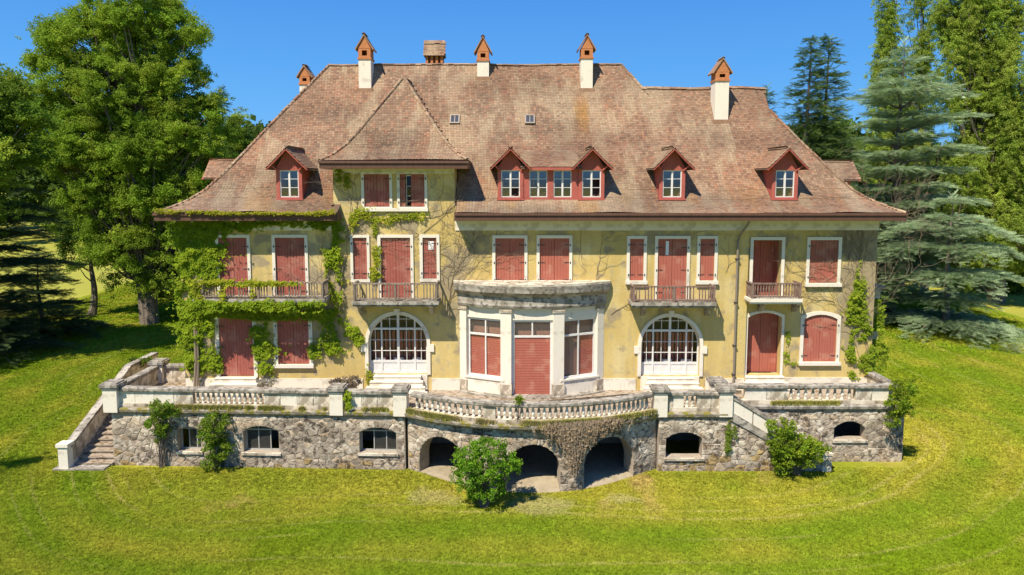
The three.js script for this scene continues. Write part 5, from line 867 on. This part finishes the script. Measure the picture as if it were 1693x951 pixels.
shrub('low green bush on the parapet beside the left stair landing', [236, 606], -3.5, [[228, 598, 12, 7], [242, 594, 10, 6]], { col: [.08, .14, .02] });
shrub('tiny green weed growing through the bowed balustrade', [857, 675], 4.9, [[857, 662, 6, 6]], { col: [.17, .25, .02], foot: FLOOR });
shrub('bleached pale plant on the terrace below the left windows', [442, 644], 1.6, [[436, 634, 7, 5], [448, 632, 7, 5]], { col: [.42, .38, .28], col2: [.55, .50, .40], foot: FLOOR });
shrub('rounded dry grey-brown shrub behind the left parapet', [577, 648], 1.9, [[560, 634, 14, 8], [585, 632, 16, 9], [572, 630, 14, 8]], { col: [.27, .21, .14], col2: [.38, .31, .21], n: 1.3, stemM: M.dryStem, foot: FLOOR });
// ---- bare creeper on the render
function bareVine(label, z, seeds, { len = 26, m = M.dryStem } = {}) {
  const [bx, by] = P(seeds[0][0], seeds[0][1], z), t = thing('bare_vine', label, 'climbing plant', [bx, by, z]), w = new B();
  const grow = (x, y, a, n, r, lev) => { const pts = [[x, y, z + .02]]; for (let i = 0; i < n; i++) { a += rr(-.35, .35) + (Math.PI / 2 - a) * .03; x += Math.cos(a) * .17; y += Math.sin(a) * .17; pts.push([x, y, z + .015 + rr(0, .03)]); if (lev < 3 && rnd() < .32) grow(x, y, a + rr(.4, 1.1) * (rnd() < .5 ? -1 : 1), Math.round(n * rr(.35, .7)), r * .6, lev + 1); } if (pts.length > 2) w.tube(pts, u => mix(r, r * .4, u), 3); };
  for (const [px, py, ang, k = 1] of seeds) { const [x, y] = P(px, py, z); grow(x, y, ang, Math.round(len * k), .016, 0); }
  part('stem', w, m, t); return t;
}
bareVine('fan of leafless brown stems on the wall right of the tower', .0, [[742, 500, 1.3], [748, 490, .9], [738, 520, 1.6, .8], [760, 560, 1.2, .6], [735, 470, 1.9, .6]]);
bareVine('leafless stems tangled over the tower wall below its windows', .0, [[570, 400, 1.2], [560, 380, .6], [700, 385, .8, .7], [705, 360, .2, .5], [560, 520, 1.7, .8], [545, 540, 1.4, .6]]);
bareVine('leafless stems on the wall right of the bay', .0, [[985, 470, 1.5, .7], [960, 380, -1.2, .4], [1010, 520, .8, .4], [1200, 450, 1.2, .4], [1150, 385, .1, .4]], { len: 22 });
bareVine('grey web of leafless stems on the right end of the wall', ZR, [[1420, 590, 1.6, 1.2], [1425, 500, 1.8], [1415, 470, 1.3], [1405, 450, 2.2, .8], [1390, 480, 2.8, .6], [1430, 440, 1.5], [1380, 500, 2.6, .6], [1425, 540, 1.2]], { len: 28 });
// ---- dry creeper hanging from the bow
{
  const t = thing('dry_creeper', 'brown dead creeper hanging from the bowed ledge over the right pier', 'climbing plant', [3, 2.5, 5]), w = new B(), list = [];
  for (let i = 0; i < 1250; i++) {
    const u = gauss() * .5, a = clamp(.21 + u * .28, -.08, .54), core = Math.exp(-(((a - .165) / .07) ** 2)), L = rr(.25, .5) + core * rr(.2, 2.0), R = 11.08 + rr(-.02, .2); let x = CT[0] + R * Math.sin(a), z = CT[1] + R * Math.cos(a), y = FLOOR + rr(-.15, .2); const pts = []; const to = CT[0] + (R - .1) * Math.sin(mix(a, .165, .35));
    for (let k = 0; k <= 5; k++) { pts.push([mix(x, to, k / 5 * (L > 1 ? 1 : .2)) + rr(-.05, .05), y - L * k / 5, z + rr(-.05, .06) - k * .015]); } w.tube(pts, () => .009, 3);
    for (let k = 0; k < 4; k++) { const p = pts[1 + Math.floor(rnd() * 5)]; list.push({ m: placeM(V3(p[0], p[1], p[2] + .03), E3(rr(-1, .5), rr(-1, 1), rr(-1, 1)), V3(1, 1, 1).multiplyScalar(rr(.03, .09))), c: shade([.36, .27, .17], .35) }); }
  }
  part('stem', w, mat([.34, .255, .17], 1), t); instances('foliage', creeperLeaf, M.needle, t, list);
}
// ---- weeds on the ledges and grass on the lawn
const tuft = (n, h, s) => { const b = new B(); for (let i = 0; i < n; i++) { const a = rr(0, 6.28), x = gauss() * s, z = gauss() * s, l = h * rr(.6, 1.2), o = l * rr(.2, .8), w = .008; b.tri([x - w * Math.sin(a), 0, z + w * Math.cos(a)], [x + w * Math.sin(a), 0, z - w * Math.cos(a)], [x + o * Math.cos(a), l, z + o * Math.sin(a)]); } return b.geo(); };
const weedTuft = tuft(9, .16, .04), grassTuft = tuft(12, .055, .07);
{
  const list = [], at = (x, y, z, c) => list.push({ m: placeM(V3(x, y, z), E3(0, rr(0, 6.3), 0), V3(1, 1, 1).multiplyScalar(rr(.6, 1.7))), c: shade(c, .3) });
  for (let i = 0; i < 7500; i++) { const a = rr(A0 + .02, A1 - .02), n = fbm(a * 16, 0, 3, 0, 501); if (n < .40 + rnd() * .22) continue; const R = 10.9 + rr(.02, .13); at(CT[0] + R * Math.sin(a), FLOOR, CT[1] + R * Math.cos(a), lerp3([.42, .34, .16], [.30, .33, .04], rnd() * sm(.4, .65, n))); }
  for (let i = 0; i < 2600; i++) { const s = rr(2.5, 13.8), n = fbm(s * 1.2, 3, 3, 0, 503); if (n < .5 && (s < 3.5 || s > 6.3)) continue; if (Math.abs(s - 10.65) > .4 && Math.abs(s - 13.62) > .45) at(LA[0] + s, FLOOR, LA[1] + s / 13.97 * .58 + rr(.02, .12), lerp3([.40, .32, .14], [.30, .33, .04], rnd())); }
  for (let i = 0; i < 900; i++) at(rr(12.4, 15.6), FLOOR, FZ + rr(.02, .12), lerp3([.40, .32, .12], [.30, .33, .04], rnd()));
  const im = instances('ledge_weeds', weedTuft, M.blade, scene, list); tag(im, 'dry and green grass tufts growing along the terrace ledge', 'weeds');
  const gl = [], add = (x, z, k) => { const c = lawnColor(x, z); gl.push({ m: placeM(V3(x, gy(x, z) - .004, z), E3(0, rr(0, 6.3), 0), V3(1, rr(.6, 1.25), 1).multiplyScalar(k)), c: mul3(c, rr(.95, 1.8)) }); };
  for (let i = 0; i < 230000; i++) { const z = rr(2.4, 13), x = rr(-1, 1) * (17 + (13 - z) * .8); if (Math.abs(x) < 18.9 && z < 2.9 || lawnIn(x, z)) continue; add(x, z, rr(.8, 1.25)); }
  for (let i = 0; i < 260000; i++) { const z = rr(-26, 3), x = (rnd() < .5 ? -1 : 1) * rr(19, 42); if (x < 0 && x > -21.4 && z > -7 || x > 0 && x < 19) continue; add(x, z, rr(1, 1.7)); }
  for (let i = 0; i < 130000; i++) { const z = rr(-66, -20), w = 26 + (-z) * .62, x = (rnd() < .5 ? -1 : 1) * rr(17, Math.min(49, w + 4)); add(x, z, rr(1.8, 3)); }
  for (let i = 0; i < 26000; i++) { const z = rr(2, 13), x = (rnd() < .5 ? -1 : 1) * rr(24, 34); add(x, z, rr(1.1, 1.7)); }
  const g = instances('lawn_grass', grassTuft, M.blade, scene, gl); tag(g, 'short mown grass of the lawn round the terrace', 'grass');
}
function lawnIn(x, z) { return Math.hypot(x - CT[0], z - CT[1]) < RW + .02 && z > 2 && x > -5 && x < 6.8 || (x > 6.7 && x < 14.8 && z < RZ + .05); }

scene.traverse(o => { if (o.isMesh) { o.castShadow = true; o.receiveShadow = true; } });
renderer.render(scene, camera);
